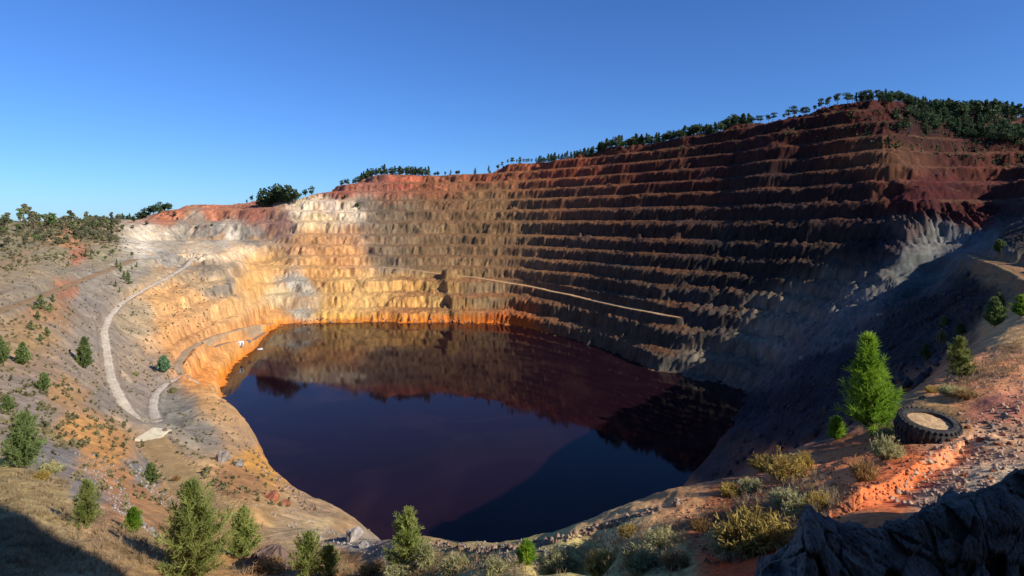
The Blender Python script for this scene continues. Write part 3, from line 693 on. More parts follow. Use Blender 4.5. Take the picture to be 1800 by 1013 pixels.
skyline(spread(878, 960, 6), 10, 'pine_tree', ['c1','r1','u1'], 'short pine where the rim begins to climb to the hill', 'short pines on the climbing rim', back=(-5, 8))
skyline(spread(950, 1060, 4.6), 12, 'pine_tree', ['c1','r1','c2'], 'middle sized pine on the long rim above the benches', 'pines on the long rim', back=(-5, 10), wide=1.4)
skyline(spread(1055, 1325, 3.6), 16, 'pine_tree', ['c1','c2','r1','r2'], 'tall dark pine in the close row above the dark benches', 'close row of pines above the dark benches', back=(-6, 14), wide=1.5)
skyline([1333,1338,1350,1356,1380,1388,1394,1400,1412,1418,1424,1432,1440,1447,1453,1460,1470,1472,1488,1494,1500], 15, 'umbrella_pine', ['u1','u2'], 'umbrella shaped pine with bare trunk on the hill crest', 'umbrella pines on the left flank of the hill crest', back=(-4, 6), wide=1.15, jit=.4)
skyline(spread(1508, 1600, 5), 17, 'pine_tree', ['u1','r1','c1'], 'pine crowding the rounded top of the red hill', 'pines on the top of the red hill', back=(-8, 10), wide=1.0)
skyline(spread(1596, 1800, 3.8), 20, 'pine_tree', ['c1','c2','r1','u2'], 'dark pine on the right falling shoulder of the hill', 'pines on the right shoulder of the hill', back=(-10, 10), wide=1.2)
for i_ in range(60):
    px = R_.uniform(1570, 1800); py = R_.uniform(195, 262)*.9+.1*(px-1570)*.2
    py = 196+(px-1570)*.12+R_.uniform(0, 34)
    x, y, z = hit(px, py); far_plant('pine_tree', ['c1','c2','r2'], x, y, z, R_.uniform(15, 24)/F*y, 'dark pine in the open wood below the hill crest on the right', 'pine tree', 'pines in the wood below the hill crest', 1.15)
# the wood on the back and right of the hill, too many to count: one mass behind the single trees
wv, wf, wn = [], [], 0
for i_ in range(95):
    px = R_.uniform(1505, 1815); x, y, z = sky_hit(min(px, 1800), 420, 900); y += R_.uniform(4, 30); x = (px-900)/F*y; z = ground(x, y)-.3
    if R_.random() < .35: x, y, z = hit(min(1620+(px-1505)*.58, 1799), 205+(px-1505)*.075+R_.uniform(0, 26))
    me_ = KINDS[R_.choice(['c1','c2','r1','u2'])][1]; co = np.empty(len(me_.vertices)*3, f32); me_.vertices.foreach_get('co', co); co = co.reshape(-1, 3)
    h_ = R_.uniform(17, 24)/F*y; a = R_.uniform(0, 6.28); co = co@np.array([[math.cos(a), math.sin(a), 0], [-math.sin(a), math.cos(a), 0], [0, 0, 1]])*[h_*1.2, h_*1.2, h_]+[x, y, z]
    wv.append(co); wf.append(np.arange(len(co)).reshape(-1, 4)+wn); wn += len(co)
stuff(obj('woods', mesh('woods', np.concatenate(wv), np.concatenate(wf), M_PINE_D)))
# the big dark grove above the white rock, and its neighbours
for px, hp, wd in ((462,25,1.25),(470,30,1.3),(480,31,1.4),(490,33,1.4),(500,30,1.35),(510,30,1.3),(519,24,1.2),(475,20,1.3),(496,20,1.3),(486,26,1.3),(506,22,1.3)):
    x, y, z = hit(px, 357+R_.uniform(-1, 1), ymax=705); far_plant('grove_tree', ['r1','r2'], x, y, z, hp*1.12/F*y, 'round dark tree in the big grove above the white rock', 'tree', 'round trees of the big grove', wd)
for px, hp, lab in ((443,12,'small round tree left of the big grove'),(537,16,'dark tree just right of the big grove'),(547,18,'dark tree at the end of the row right of the big grove'),(434,6,'low dark bush on the red rim, far left of the big grove')):
    x, y, z = sky_hit(px, 420, 900); far_plant('rim_tree', ['r1','r2'], x, y, z, hp/F*y, lab, 'tree', None)
skyline(spread(245, 300, 4.5), 15, 'pine_tree', ['r1','r2'], 'dark pine in the thick wood at the left end of the red rim', 'pines at the left end of the red rim', ymin=380, wide=1.3, back=(-6, 10))
skyline(spread(180, 245, 6), 9, 'pine_tree', ['r1','c1'], 'low dark pine on the flat skyline left of the red rim', 'low pines left of the red rim', ymin=380, wide=1.3)
# the thin wood at the far left
for i_ in range(66):
    px = R_.uniform(-10, 215); x, y, z = sky_hit(px, 330, 620); y2 = y*R_.uniform(.8, 1); x = (px-900)/F*y2; z = ground(x, y2)
    hp = R_.choice([14, 18, 22, 30, 34]) if px < 130 else R_.choice([12, 15, 18]); far_plant('woodland_tree', ['t1','t2','t3'], x, y2, z, hp/F*y2, 'tall thin olive tree of the open wood on the far left skyline', 'tree', 'thin trees on the far left skyline', 1.2)
for i_ in range(120):
    px = R_.uniform(-10, 212); py = R_.uniform(398, 438)-(px/212)*8
    x, y, z = hit(px, py); far_plant('woodland_tree', ['t1','t2','t3','r3'], x, y, z, R_.uniform(12, 22)/F*y, 'small olive tree on the slope below the far left skyline', 'tree', 'small trees below the far left skyline', 1.1)
for px, py, hp in ((205,470,14),(212,478,16),(218,492,16),(226,500,20),(224,487,12),(203,505,12),(210,515,10),(232,478,10),(240,470,9),(100,455,12),(150,452,14),(160,456,13),(172,452,13),(185,460,12),(120,468,10),(198,452,16),(232,455,14)):
    x, y, z = hit(px, py); far_plant('pine_tree', ['c3','t3'], x, y, z, hp/F*y, 'small slim pine dotted along the upper left benches', 'pine tree', 'small pines along the upper left benches')
for px, py, hp in ((72,543,26),(88,548,16),(66,562,16),(55,580,17),(82,590,16),(70,600,14),(92,532,14),(60,545,12)):
    x, y, z = hit(px, py); far_plant('pine_tree', ['c3'], x, y, z, hp/F*y, 'dull green pine in the loose group beside the red path', 'pine tree', 'pines beside the red path on the left slope', 1.6)
for px, py, hp in ((372,398,6),(312,388,7),(258,395,8),(235,392,12),(402,385,5),(345,402,5),(606,350,9),(629,366,12),(465,372,4),(308,380,9),(232,402,7)):
    x, y, z = hit(px, py); far_plant('lone_bush', ['r1','r2'], x, y, z, hp/F*y, 'small dark bush growing alone on the red and white rock of the rim', 'bush', 'lone bushes on the red and white rock', 1.2)

# ---- shrubs, grass, scrub
def shrub(seed, r, h, m, n=260, leafy=.5):
    rng = np.random.default_rng(seed); a = Acc()
    az = rng.uniform(0, 6.28, n); q = np.sqrt(rng.uniform(0, 1, n)); el = 1.45-q*.95
    L_ = h*rng.uniform(.55, 1.1, n)*(1-.25*q)
    d_ = np.stack([np.cos(az)*np.cos(el)*r/h*1.1, np.sin(az)*np.cos(el)*r/h*1.1, np.sin(el)], 1)
    b0 = np.stack([np.cos(az)*q*r*.35, np.sin(az)*q*r*.35, np.full(n, -.05)], 1); b1 = b0+d_*L_[:,None]*.55+rng.normal(0, .03*h, (n, 3)); b2 = b0+d_*L_[:,None]+rng.normal(0, .06*h, (n, 3))
    sd = np.cross(d_, rng.normal(0, 1, (n, 3))); sd /= np.linalg.norm(sd, axis=1, keepdims=True); w = .014*h+.006
    a.add(np.stack([b0-sd*w, b0+sd*w, b1+sd*w*.8, b1-sd*w*.8], 1).reshape(-1, 3), np.arange(4*n).reshape(-1, 4))
    a.add(np.stack([b1-sd*w*.8, b1+sd*w*.8, b2+sd*w*.2, b2-sd*w*.2], 1).reshape(-1, 3), np.arange(4*n).reshape(-1, 4))
    st_ = a.mesh('stems', M_SHRUB_B)
    k_ = int(n*leafy*6); pick = rng.integers(0, n, k_); t_ = rng.uniform(.4, 1.02, (k_, 1)); p = b0[pick]+(b2[pick]-b0[pick])*t_+rng.normal(0, .045*h, (k_, 3))
    v, f = needles(rng, p, d_[pick]*.7, np.full(k_, .10*h+.03), 2, .03*h+.008, .9)
    return st_, mesh('foliage', v, f, m)
SHR = {}
for key, m_, n_, lf in (('y1',M_SHRUB_Y,300,.8),('y2',M_SHRUB_Y,240,.6),('g1',M_SHRUB_G,260,1.0),('g2',M_SHRUB_G,220,.8),('b1',M_SHRUB_B,260,.6)):
    SHR[key] = shrub(len(SHR)+900, .62, .8, m_, n_, lf)
SHRUBS = [
 (1330,968,82,130,'y1','big yellow brown bush at the corner of the dark foreground rock'),(1290,978,56,90,'g1','grey green bush at the left foot of the big yellow brown bush'),
 (1385,838,42,80,'y2','twiggy dry bush on the crest above the lake corner'),(1345,826,30,50,'y1','ragged dry bush left of the twiggy crest bush'),(1412,822,34,34,'y2','upright dry sprig at the right end of the twiggy crest bush'),
 (1519,842,42,46,'b1','brown bush casting a dark shadow in the middle of the red slope'),(1560,806,44,54,'g2','pale arching dry bush below the tyre'),
 (1283,870,24,38,'y1','yellow bush on the rim beside the lake corner'),(1320,862,24,44,'g2','pale grey bush behind the yellow rim bush'),
 (1410,908,40,66,'g2','straw coloured bush above the pointed rock'),(1385,890,36,60,'g1','grey bush left of the straw coloured bush'),(1440,895,34,50,'y2','dry yellow bush on the right of the straw coloured bush'),
 (1675,695,22,44,'g1','green bush on the ridge behind the tyre'),(1700,700,18,40,'b1','brown low bush beside the green ridge bush'),(1640,690,14,26,'y1','yellow tuft bush between the tyre and the ridge'),
 (1590,765,30,30,'g1','green bush between the bright pine and the tyre'),(1560,772,24,40,'g2','low yellow green bush at the base of the bright pine'),
 (1130,1000,44,80,'g2','pale bush at the bottom edge right of centre'),(1060,1006,40,70,'y1','yellow bush at the bottom edge near the middle'),(985,1000,32,60,'g1','grey bush at the bottom edge left of the yellow one'),
 (1165,958,30,56,'g1','olive bush on the near rim right of centre'),(1190,1000,34,50,'b1','brown bush above the red earth at the bottom edge'),(870,1006,28,52,'g2','grey straw bush by the rim near the small green pine'),
 (800,1004,30,56,'g2','grey straw bush between the pointed pine and the rim middle'),(1105,940,20,40,'y2','low dry bush on the brown rim'),(1235,930,22,44,'b1','brown low bush on the red bank of the rim'),
 (655,1008,22,50,'b1','brown low bush left of the pointed pine'),(705,1012,20,60,'g1','green undergrowth bush below the pointed pine'),
 (470,1004,26,60,'b1','brown bush behind the purple boulder'),(88,830,20,36,'g1','green low bush below the broad dark pine'),(75,842,18,26,'y1','yellow low bush below the broad dark pine'),
 (238,660,9,14,'g1','dark speck of bush inside the bend of the dirt road'),(304,690,12,14,'g1','green speck of bush right of the lower road'),(310,845,12,14,'b1','brown bush on the sandy track edge'),
]
for px, py, hp, wp, key, lab in SHRUBS:
    x, y, z = hit(px, min(py, 1011)); o = empty('shrub', (x, y, z), R_.uniform(0, 6.28)); h_ = hp/F*y; w_ = wp/F*y
    o.scale = (w_/1.24, w_/1.24, h_/.8); obj('stems', SHR[key][0], o); obj('foliage', SHR[key][1], o); tag(o, lab, 'bush')

def scatter(poly, n, rng, ymin=0):
    """random photograph pixels inside a polygon, put down on the land"""
    poly = np.array(poly, float); mn, mx = poly.min(0), poly.max(0); out = []
    j = np.roll(poly, -1, 0)
    while len(out) < n:
        p = rng.uniform(mn, mx)
        c = ((poly[:,1] > p[1]) != (j[:,1] > p[1])) & (p[0] < (j[:,0]-poly[:,0])*(p[1]-poly[:,1])/(j[:,1]-poly[:,1]+1e-9)+poly[:,0])
        if c.sum() % 2: out.append(hit(*p, ymin=ymin))
    return np.array(out)
rng = np.random.default_rng(5)
# dry grass on the near ground
def grass(name, areas, m):
    V = []
    for poly, n, hh in areas:
        p = scatter(poly, n, rng)
        d_ = np.tile([0, 0, 1.0], (len(p), 1)); L_ = hh*rng.uniform(.5, 1.3, len(p))*np.clip(p[:,1]/30, .6, 2.2)
        q = p[:,None,:]+rng.normal(0, 1, (len(p), 3, 3))*[.16, .16, .0]; q = q.reshape(-1, 3)
        L_ = np.repeat(L_, 3); w = np.clip(q[:,1]*.0007, .008, .06)
        v, f = needles(rng, q, np.tile([0, 0, 1.0], (len(q), 1)), L_, 7, 1.0, .42)
        # needle width follows the distance
        v = v.reshape(-1, 4, 3); c = np.repeat(w, 7)[:,None]
        for a_, b_ in ((0, 1), (3, 2)):
            mid_ = (v[:,a_]+v[:,b_])/2; dd = (v[:,b_]-v[:,a_]); v[:,a_] = mid_-dd*c*.5; v[:,b_] = mid_+dd*c*.5
        V.append(v.reshape(-1, 3))
    V = np.concatenate(V)
    return stuff(obj(name, mesh(name, V, np.arange(len(V)).reshape(-1, 4), m)))
grass('dry_grass', [([(0,840),(60,826),(150,860),(220,930),(330,985),(330,1012),(250,990),(120,935),(0,885)], 430, .2), ([(0,900),(120,940),(330,1012),(0,1012)], 260, .3),
                    ([(640,1012),(700,975),(800,975),(960,985),(1100,930),(1180,910),(1230,960),(1200,1012)], 520, .22), ([(1240,900),(1340,860),(1440,830),(1480,880),(1400,960),(1260,1000)], 420, .26),
                    ([(1640,690),(1720,640),(1790,600),(1800,640),(1700,720)], 160, .22), ([(400,1012),(440,960),(640,1000),(640,1012)], 200, .28)], M_GRASS)
# scrub over the left slope, too much to count
def scrub_mesh(name, areas, m):
    V = []
    for poly, n, h0, h1 in areas:
        p = scatter(poly, n, rng); h_ = rng.uniform(h0, h1, len(p))
        k_ = 12; q = rng.normal(0, 1, (len(p), k_, 3)); q /= np.linalg.norm(q, axis=2, keepdims=True); q *= rng.uniform(.4, 1, (len(p), k_, 1)); q[...,2] = np.abs(q[...,2])*1.1
        c = p[:,None]+q*h_[:,None,None]*[.5, .5, .8]; c = c.reshape(-1, 3); s_q = np.repeat(h_, k_)[:,None]*rng.uniform(.14, .3, (len(c), 1))
        a = rng.normal(0, 1, c.shape); a /= np.linalg.norm(a, axis=1, keepdims=True); b = np.cross(a, rng.normal(0, 1, c.shape)); b /= np.linalg.norm(b, axis=1, keepdims=True)
        V.append(np.stack([c-a*s_q-b*s_q*.6, c+a*s_q-b*s_q*.6, c+a*s_q*.7+b*s_q, c-a*s_q*.7+b*s_q], 1).reshape(-1, 3))
    V = np.concatenate(V)
    return stuff(obj(name, mesh(name, V, np.arange(len(V)).reshape(-1, 4), m)))
scrub_mesh('scrub', [([(0,470),(200,425),(260,440),(210,520),(170,600),(190,680),(240,760),(260,790),(150,790),(0,780)], 850, .3, 1.0), ([(0,780),(260,790),(330,880),(220,900),(120,850)], 130, .25, .6), ([(0,400),(210,392),(230,440),(100,460),(0,480)], 500, .7, 2.2),
                     ([(200,520),(330,470),(400,520),(350,640),(260,700),(220,690),(190,600)], 350, .4, 1.1), ([(280,690),(380,700),(480,830),(560,900),(400,880),(300,790)], 250, .3, .8)], M_SCRUB)
scrub_mesh('hill_scrub', [([(1340,235),(1500,185),(1800,225),(1800,300),(1500,250)], 380, .8, 2.2), ([(600,330),(1300,245),(1300,262),(640,345)], 260, .6, 1.6)], M_PINE_D)

# ---- stones
def stone_mesh(seed, m, n=16, sub=True):
    r = random.Random(seed); bm = bmesh.new()
    for i in range(n):
        v = Vector((r.gauss(0, 1), r.gauss(0, 1), r.gauss(0, 1))).normalized(); v *= r.uniform(.8, 1.05); bm.verts.new((v.x*.5, v.y*.5, v.z*.36))
    bmesh.ops.convex_hull(bm, input=bm.verts)
    bmesh.ops.delete(bm, geom=[v for v in bm.verts if not v.link_faces], context='VERTS')
    bmesh.ops.bevel(bm, geom=list(bm.edges), offset=.035, segments=1, affect='EDGES', clamp_overlap=True)
    if sub:
        bmesh.ops.triangulate(bm, faces=bm.faces); bmesh.ops.subdivide_edges(bm, edges=bm.edges, cuts=1, use_grid_fill=True)
        for v in bm.verts:
            v.co += v.co.normalized()*.035*r.uniform(-1, 1)
    me = bpy.data.meshes.new('stone'); bm.to_mesh(me); bm.free(); me.materials.append(m); return me
STN = {'p': [stone_mesh(i, M_STONE) for i in range(5)], 'r': [stone_mesh(10+i, M_STONE_R) for i in range(3)], 'g': [stone_mesh(20+i, M_STONE_G) for i in range(4)], 'd': [stone_mesh(30+i, M_STONE_D, 60) for i in range(3)]}
def stone(name, key, px, py, wp, lab, group=None, hr=.8, cat='stone', at=None):
    x, y, z = at or hit(px, min(py, 1011)); w = wp/F*y
    o = obj(name, R_.choice(STN[key])); o.location = (x, y, z+w*.10*hr); o.rotation_euler = (R_.uniform(-.4, .4), R_.uniform(-.4, .4), R_.uniform(0, 6.28)); o.scale = (w*R_.uniform(.85, 1.2), w*R_.uniform(.8, 1.1), w*hr*1.3)
    return tag(o, lab, cat, group)
for key, px, py, wp, lab in (('g',390,812,44,'pale boulder as big as a car on the slope above the left shore'),('d',470,1000,84,'purple brown boulder between two pines at the bottom edge'),('g',620,950,44,'grey boulder heap right of the sandy mound'),('g',640,962,26,'smaller grey boulder below the grey heap'),
                             ('r',478,880,40,'reddish outcrop boulder above the near left shore'),('r',500,888,24,'small reddish boulder beside the outcrop'),('g',420,820,26,'grey boulder right of the pale big boulder'),('p',1352,895,30,'pale flat stone on the red bank above the bushes'),
                             ('p',1745,628,12,'white stone on the ridge path'),('g',1410,632,16,'pale stone lying on the dark right slope, the lower one'),('p',1548,556,16,'orange lit stone high on the dark right slope'),('g',330,663,8,'dark boulder at the fork of the mine track'),
                             ('d',290,757,10,'dark boulder beside the concrete slab'),('g',245,825,14,'pale small boulder on the rubble near the small dark pine'),('p',1690,655,12,'pale stone left of the small ridge pine'),('p',1622,700,12,'pale stone at the ridge edge behind the tyre'),('d',386,862,10,'round dark boulder on the near left slope')):
    stone('boulder', key, px, py, wp, lab, None, .8, 'boulder')
for i_ in range(80):
    t_ = R_.random(); px = 1640+160*R_.random()**.8; py = 735+R_.random()*125-(px-1640)*.12
    stone('stone', R_.choice('pppgr'), px, py, R_.uniform(5, 15), 'angular pale stone in the stony patch between the tyre and the right edge', 'stones of the stony patch', R_.uniform(.6, .9))
for i_ in range(24):
    px = R_.uniform(1180, 1460); py = 872-(px-1180)*.22+R_.uniform(6, 60)
    stone('stone', R_.choice('prr'), px, py, R_.uniform(4, 9), 'small reddish stone on the bank between the rim bushes', 'stones on the red bank', .7)
for i_ in range(16):
    px = R_.uniform(1560, 1700); py = 735-(px-1560)*.55+R_.uniform(-4, 6)
    stone('stone', R_.choice('ppg'), px, py, R_.uniform(4, 9), 'pale stone along the crest of the ridge behind the tyre', 'stones along the ridge crest', .8)
# small rubble that nobody could count
def rubble(name, areas, m, ymin=0):
    V, Fc, n0 = [], [], 0
    tet = np.array([[1,0,-.3],[-.6,.8,-.3],[-.6,-.8,-.3],[.1,.1,.8],[.5,.6,.3]]); tf = np.array([[0,1,4],[1,3,4],[3,0,4],[1,2,3],[2,0,3],[0,2,1]])
    for poly, n, s0, s1 in areas:
        p = scatter(poly, n, rng, ymin); s_q = s0*(s1/s0)**(rng.uniform(0, 1, len(p))**1.8)
        a = rng.uniform(0, 6.28, len(p)); ca, sa = np.cos(a), np.sin(a)
        t_ = tet[None]*(1+rng.normal(0, .25, (len(p), 5, 3)))*s_q[:,None,None]
        t_ = np.stack([t_[...,0]*ca[:,None]-t_[...,1]*sa[:,None], t_[...,0]*sa[:,None]+t_[...,1]*ca[:,None], t_[...,2]], -1)+p[:,None]
        V.append(t_.reshape(-1, 3)); Fc.append((tf[None]+(np.arange(len(p))*5)[:,None,None]+n0).reshape(-1, 3)); n0 += len(p)*5
    return stuff(obj(name, mesh(name, np.concatenate(V), np.concatenate(Fc), m)))
rubble('pale_rubble', [([(1560,880),(1640,790),(1690,740),(1800,690),(1800,830),(1640,900)], 1000, .015, .12), ([(1680,700),(1800,610),(1800,700)], 300, .015, .09)], M_STONE)
rubble('red_rubble', [([(1180,900),(1300,860),(1600,760),(1700,700),(1690,760),(1560,880),(1250,1000)], 1600, .02, .08)], M_STONE_R)
rubble('grey_rubble', [([(120,790),(190,800),(240,900),(300,960),(200,900)], 500, .05, .22), ([(190,780),(270,850),(340,900),(280,890)], 260, .06, .3), ([(400,860),(480,870),(640,960),(560,960)], 300, .05, .25), ([(40,560),(160,540),(200,700),(120,690)], 400, .15, .5),
                       ([(480,900),(700,950),(1000,950),(1000,1000),(700,1000)], 500, .03, .12)], M_STONE_G)

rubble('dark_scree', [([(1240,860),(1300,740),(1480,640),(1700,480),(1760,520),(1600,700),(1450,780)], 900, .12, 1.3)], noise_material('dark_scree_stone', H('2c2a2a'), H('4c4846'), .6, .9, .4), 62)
rubble('shore_rubble', [([(385,690),(400,720),(470,800),(490,835),(560,895),(540,900),(460,830),(380,720)], 300, .12, .8), ([(470,575),(560,568),(900,571),(900,560),(560,560)], 350, .2, 1.3), ([(640,925),(850,965),(1000,942),(1200,875),(1200,885),(1000,952),(850,975),(640,935)], 400, .03, .22)], M_STONE)
# ---- the truck tyre lying on the ridge
def lathe(prof, n=64):
    p = np.array(prof, float); a = np.arange(n)/n*2*np.pi
    v = np.stack([p[:,0,None]*np.cos(a), p[:,0,None]*np.sin(a), np.repeat(p[:,1,None], n, 1)], -1).reshape(-1, 3)
    i = np.arange(len(p)*n).reshape(len(p), n); j = np.roll(i, -1, 1)
    return v, np.stack([i[:-1], j[:-1], j[1:], i[1:]], -1).reshape(-1, 4)
M_RUBBER = noise_material('weathered_rubber', H('242322'), H('4e4944'), 5, .85, .4, dist=.02)
M_FILL = noise_material('sandy_fill', H('a07e58'), H('c8a880'), 8, .95, .5)
xc, yc, _ = hit(1628, 770); RO = 104/2/F*yc; TH = RO*.80; zc = ground(xc, yc)
tyre = empty('truck_tyre', (xc, yc, zc-.10), .3); tyre.rotation_euler = (math.radians(11), math.radians(-3), .3)
ri, rm = RO*.63, RO*.93
v, f = lathe([(ri, .10*TH), (ri*1.02, .03*TH), (RO*.72, 0), (RO*.84, .03*TH), (rm, .15*TH), (rm, .5*TH), (rm, .85*TH), (RO*.84, .975*TH), (RO*.74, TH), (ri*1.03, .975*TH), (ri, .90*TH), (ri*1.07, .7*TH), (ri*1.07, .3*TH), (ri, .10*TH)])
obj('casing', mesh('casing', v, f, M_RUBBER, True), tyre)
a_ = Acc(); nl = 34
for i in range(nl):
    for sgn in (0, 1):
        an = (i+.5*sgn)/nl*2*np.pi; da = .36*2*np.pi/nl
        z0, z1 = (.47*TH, .985*TH) if sgn else (.015*TH, .53*TH)
        tw = da*1.1*(1 if sgn else -1)
        q = []
        for zz, sh, rr in ((z0, 0, RO*(.90 if not sgn else .995)), (z1, tw, RO*(.995 if not sgn else .90))):
            for r_ in (rm*.93, rr):
                for s2 in (-1, 1):
                    t_ = an+sh+s2*da*.8; q.append((r_*math.cos(t_), r_*math.sin(t_), zz))
        a_.add(q, [(0,2,3,1),(4,5,7,6),(0,1,5,4),(2,6,7,3),(0,4,6,2),(1,3,7,5)])
        # the shoulder of the lug running over on to the side wall
        zs = TH*(1.004 if sgn else -.004); sh = tw if sgn else 0; zi = TH*(.95 if sgn else .05); q = []
        for r_, z_ in ((RO*.83, zi+(.03*TH if sgn else -.03*TH)), (RO*.915, zs-(.012*TH if sgn else -.012*TH))):
            for s2 in (-1, 1):
                t_ = an+sh+s2*da*.7; q += [(r_*math.cos(t_), r_*math.sin(t_), z_), (r_*math.cos(t_), r_*math.sin(t_), z_-(.09*TH if sgn else -.09*TH))]
        a_.add(q, [(0,2,6,4),(1,5,7,3),(0,1,3,2),(4,6,7,5),(0,4,5,1),(2,3,7,6)])
obj('tread', a_.mesh('tread', M_RUBBER), tyre)
v, f = lathe([(ri*1.001, .93*TH), (ri*1.05, 1.01*TH), (ri*1.10, .99*TH)], 64); obj('bead', mesh('bead', v, f, M_RUBBER, True), tyre)
tag(tyre, 'black lugged truck tyre lying flat and filled with earth beside the bright green pine', 'tyre')
fx, fy = np.meshgrid(np.linspace(0, 1, 14), np.linspace(0, 2*np.pi, 49)); fr = fx*ri*1.06
fill = grid_mesh('sand_fill', fr*np.cos(fy), fr*np.sin(fy), TH*.91+.035*fbm(fr*np.cos(fy)*4, fr*np.sin(fy)*4, 401, 4)-.03*fx); fill.data.materials.append(M_FILL)
fill.location = tyre.location; fill.rotation_euler = tyre.rotation_euler; stuff(fill)

# ---- dark rock outcrop in the foreground
def rock_outcrop():
    sil = np.array([(1318,1060,5.6),(1338,1004,5.7),(1352,992,5.8),(1372,985,5.9),(1400,948,6.0),(1416,912,6.1),(1424,911,6.1),(1442,922,6.2),(1466,937,6.3),(1482,941,6.4),(1492,934,6.45),(1520,930,6.6),(1548,927,6.7),(1566,922,6.8),(1590,917,6.9),(1604,906,7.0),(1640,893,7.2),(1676,879,7.5),(1716,866,7.8),(1756,848,8.2),(1800,824,8.6),(1860,795,9.2),(1960,760,10.)], float)
    w = np.r_[0, np.cumsum(np.hypot(*np.diff(sil[:,:2], axis=0).T))]; t_ = np.linspace(0, w[-1], 380)
    px = np.interp(t_, w, sil[:,0]); py = np.interp(t_, w, sil[:,1]); Y = np.interp(t_, w, sil[:,2])
    X = (px-900)/F*Y; Z = (HZ-py)/F*Y
    prof = np.array([(1.9,-4.0),(1.3,-1.6),(.75,-.55),(.3,-.12),(0,0),(-.22,-.06),(-.55,-.22),(-.85,-.48),(-1.05,-.95),(-1.25,-1.6),(-1.7,-2.6),(-2.2,-4.2)])
    ps = np.linspace(0, len(prof)-1, 150); oy = np.interp(ps, np.arange(len(prof)), prof[:,0]); oz = np.interp(ps, np.arange(len(prof)), prof[:,1])
    # outward direction towards the viewer in plan
    d_ = np.stack([X, Y], 1); d_ /= np.linalg.norm(d_, axis=1, keepdims=True)
    GX = X[None]+oy[:,None]*d_[:,0]; GY = Y[None]+oy[:,None]*d_[:,1]; GZ = Z[None]+oz[:,None]
    P3 = np.stack([GX, GY, GZ], -1).reshape(-1, 3)
    rg = np.random.default_rng(3); cells = rg.uniform(P3.min(0)-.3, P3.max(0)+.3, (420, 3)); st_ = np.array([1.0, 1.0, 1.5])
    jit = np.stack([fbm(P3[:,0]*1.6, P3[:,2]*1.6, 411, 3), fbm(P3[:,1]*1.6, P3[:,0]*1.6, 412, 3), fbm(P3[:,2]*1.6, P3[:,1]*1.6, 413, 3)], 1)*.10
    d2 = (((P3+jit)[:,None]-cells[None])*st_); d2 = np.sqrt((d2**2).sum(-1)); o2 = np.sort(d2, 1)[:,:2]; id_ = d2.argmin(1)
    crack = np.clip((o2[:,1]-o2[:,0])/.05, 0, 1); off = rg.uniform(-.24, .2, 420)[id_]
    c2 = rg.uniform(P3.min(0)-.3, P3.max(0)+.3, (2600, 3)); off2 = np.zeros(len(P3)); cr2 = np.zeros(len(P3)); t2_ = rg.normal(0, .5, (2600, 3)); o2_ = rg.uniform(-.07, .06, 2600)
    for q0 in range(0, len(P3), 1500):
        pq = P3[q0:q0+1500]+jit[q0:q0+1500]*.6; dq = (((pq[:,None]-c2[None])*[1, 1, 1.8])**2).sum(-1); ii = dq.argmin(1); sq = np.sqrt(np.partition(dq, 1, 1)[:,:2]); sq.sort(1)
        off2[q0:q0+1500] = o2_[ii]+np.clip(((pq-c2[ii])*t2_[ii]).sum(1), -.1, .1); cr2[q0:q0+1500] = np.clip((sq[:,1]-sq[:,0])/.04, 0, 1)-1
    off = off+off2+cr2*.05
    keep = np.clip(np.abs(np.repeat(ps, GX.shape[1])-4)/2.0, .12, 1)
    tilt = rg.normal(0, .42, (420, 3))[id_]; pl = ((P3+jit-cells[id_])*tilt).sum(1)
    disp = (off+np.clip(pl, -.25, .25)+(crack-1)*.12)*keep+.06*fbm(P3[:,0]*5, P3[:,2]*5+P3[:,1]*4, 421, 5, .6)+.035*fbm(P3[:,0]*17, P3[:,2]*17+P3[:,1]*11, 423, 3, .6)
    nrm = np.stack([-np.tile(d_[:,0], len(ps)), -np.tile(d_[:,1], len(ps)), np.full(len(P3), .55)], 1); nrm[np.repeat(ps, GX.shape[1]) < 3.5] *= [-1, -1, 1]
    P3 = P3+nrm*disp[:,None]
    sh = GX.shape; o = grid_mesh('rock_outcrop', P3[:,0].reshape(sh), P3[:,1].reshape(sh), P3[:,2].reshape(sh))
    o.data.materials.append(noise_material('dark_slate_rock', H('4a443e'), H('857868'), 3.0, .9, 1.0, dist=.12, detail=9))
    return tag(o, 'dark cracked rock outcrop in shade across the bottom right corner', 'rock')
rock_outcrop()

# ---- small things down in the pit
def box(acc, x0, x1, y0, y1, z0, z1):
    acc.add([(x0,y0,z0),(x1,y0,z0),(x1,y1,z0),(x0,y1,z0),(x0,y0,z1),(x1,y0,z1),(x1,y1,z1),(x0,y1,z1)], [(0,3,2,1),(4,5,6,7),(0,1,5,4),(1,2,6,5),(2,3,7,6),(3,0,4,7)])
M_WHITE = noise_material('white_painted_sheet', H('cfcfca'), H('efeee8'), 2, .5, .1)
M_METAL = noise_material('grey_metal', H('5a5e62'), H('84888c'), 3, .5, .1)
M_DARK = noise_material('dark_glass', H('1c2024'), H('2c3238'), 3, .2, .05)
M_CONC = noise_material('pale_concrete', H('b5a688'), H('d8cbab'), .8, .9, .3)
x, y, z = hit(422, 606)
cab = empty('site_cabin', (x, y, z), .35); sc_k = y/361
def cb(name, m, parent, *bs):
    a = Acc()
    for b in bs: box(a, *b)
    return obj(name, a.mesh(name, m), parent)
cb('wall', M_WHITE, cab, (-2.0,2.0,-1.1,1.1,-.4,2.3)); cb('roof', M_WHITE, cab, (-2.15,2.15,-1.25,1.25,2.303,2.45))
cb('door', M_METAL, cab, (.7,1.5,-1.13,-1.103,.05,2.0)); wi = cb('window', M_DARK, cab, (-1.4,-.3,-1.13,-1.103,1.0,1.8)); cb('sill', M_METAL, wi, (-1.45,-.25,-1.2,-1.105,.92,.997))
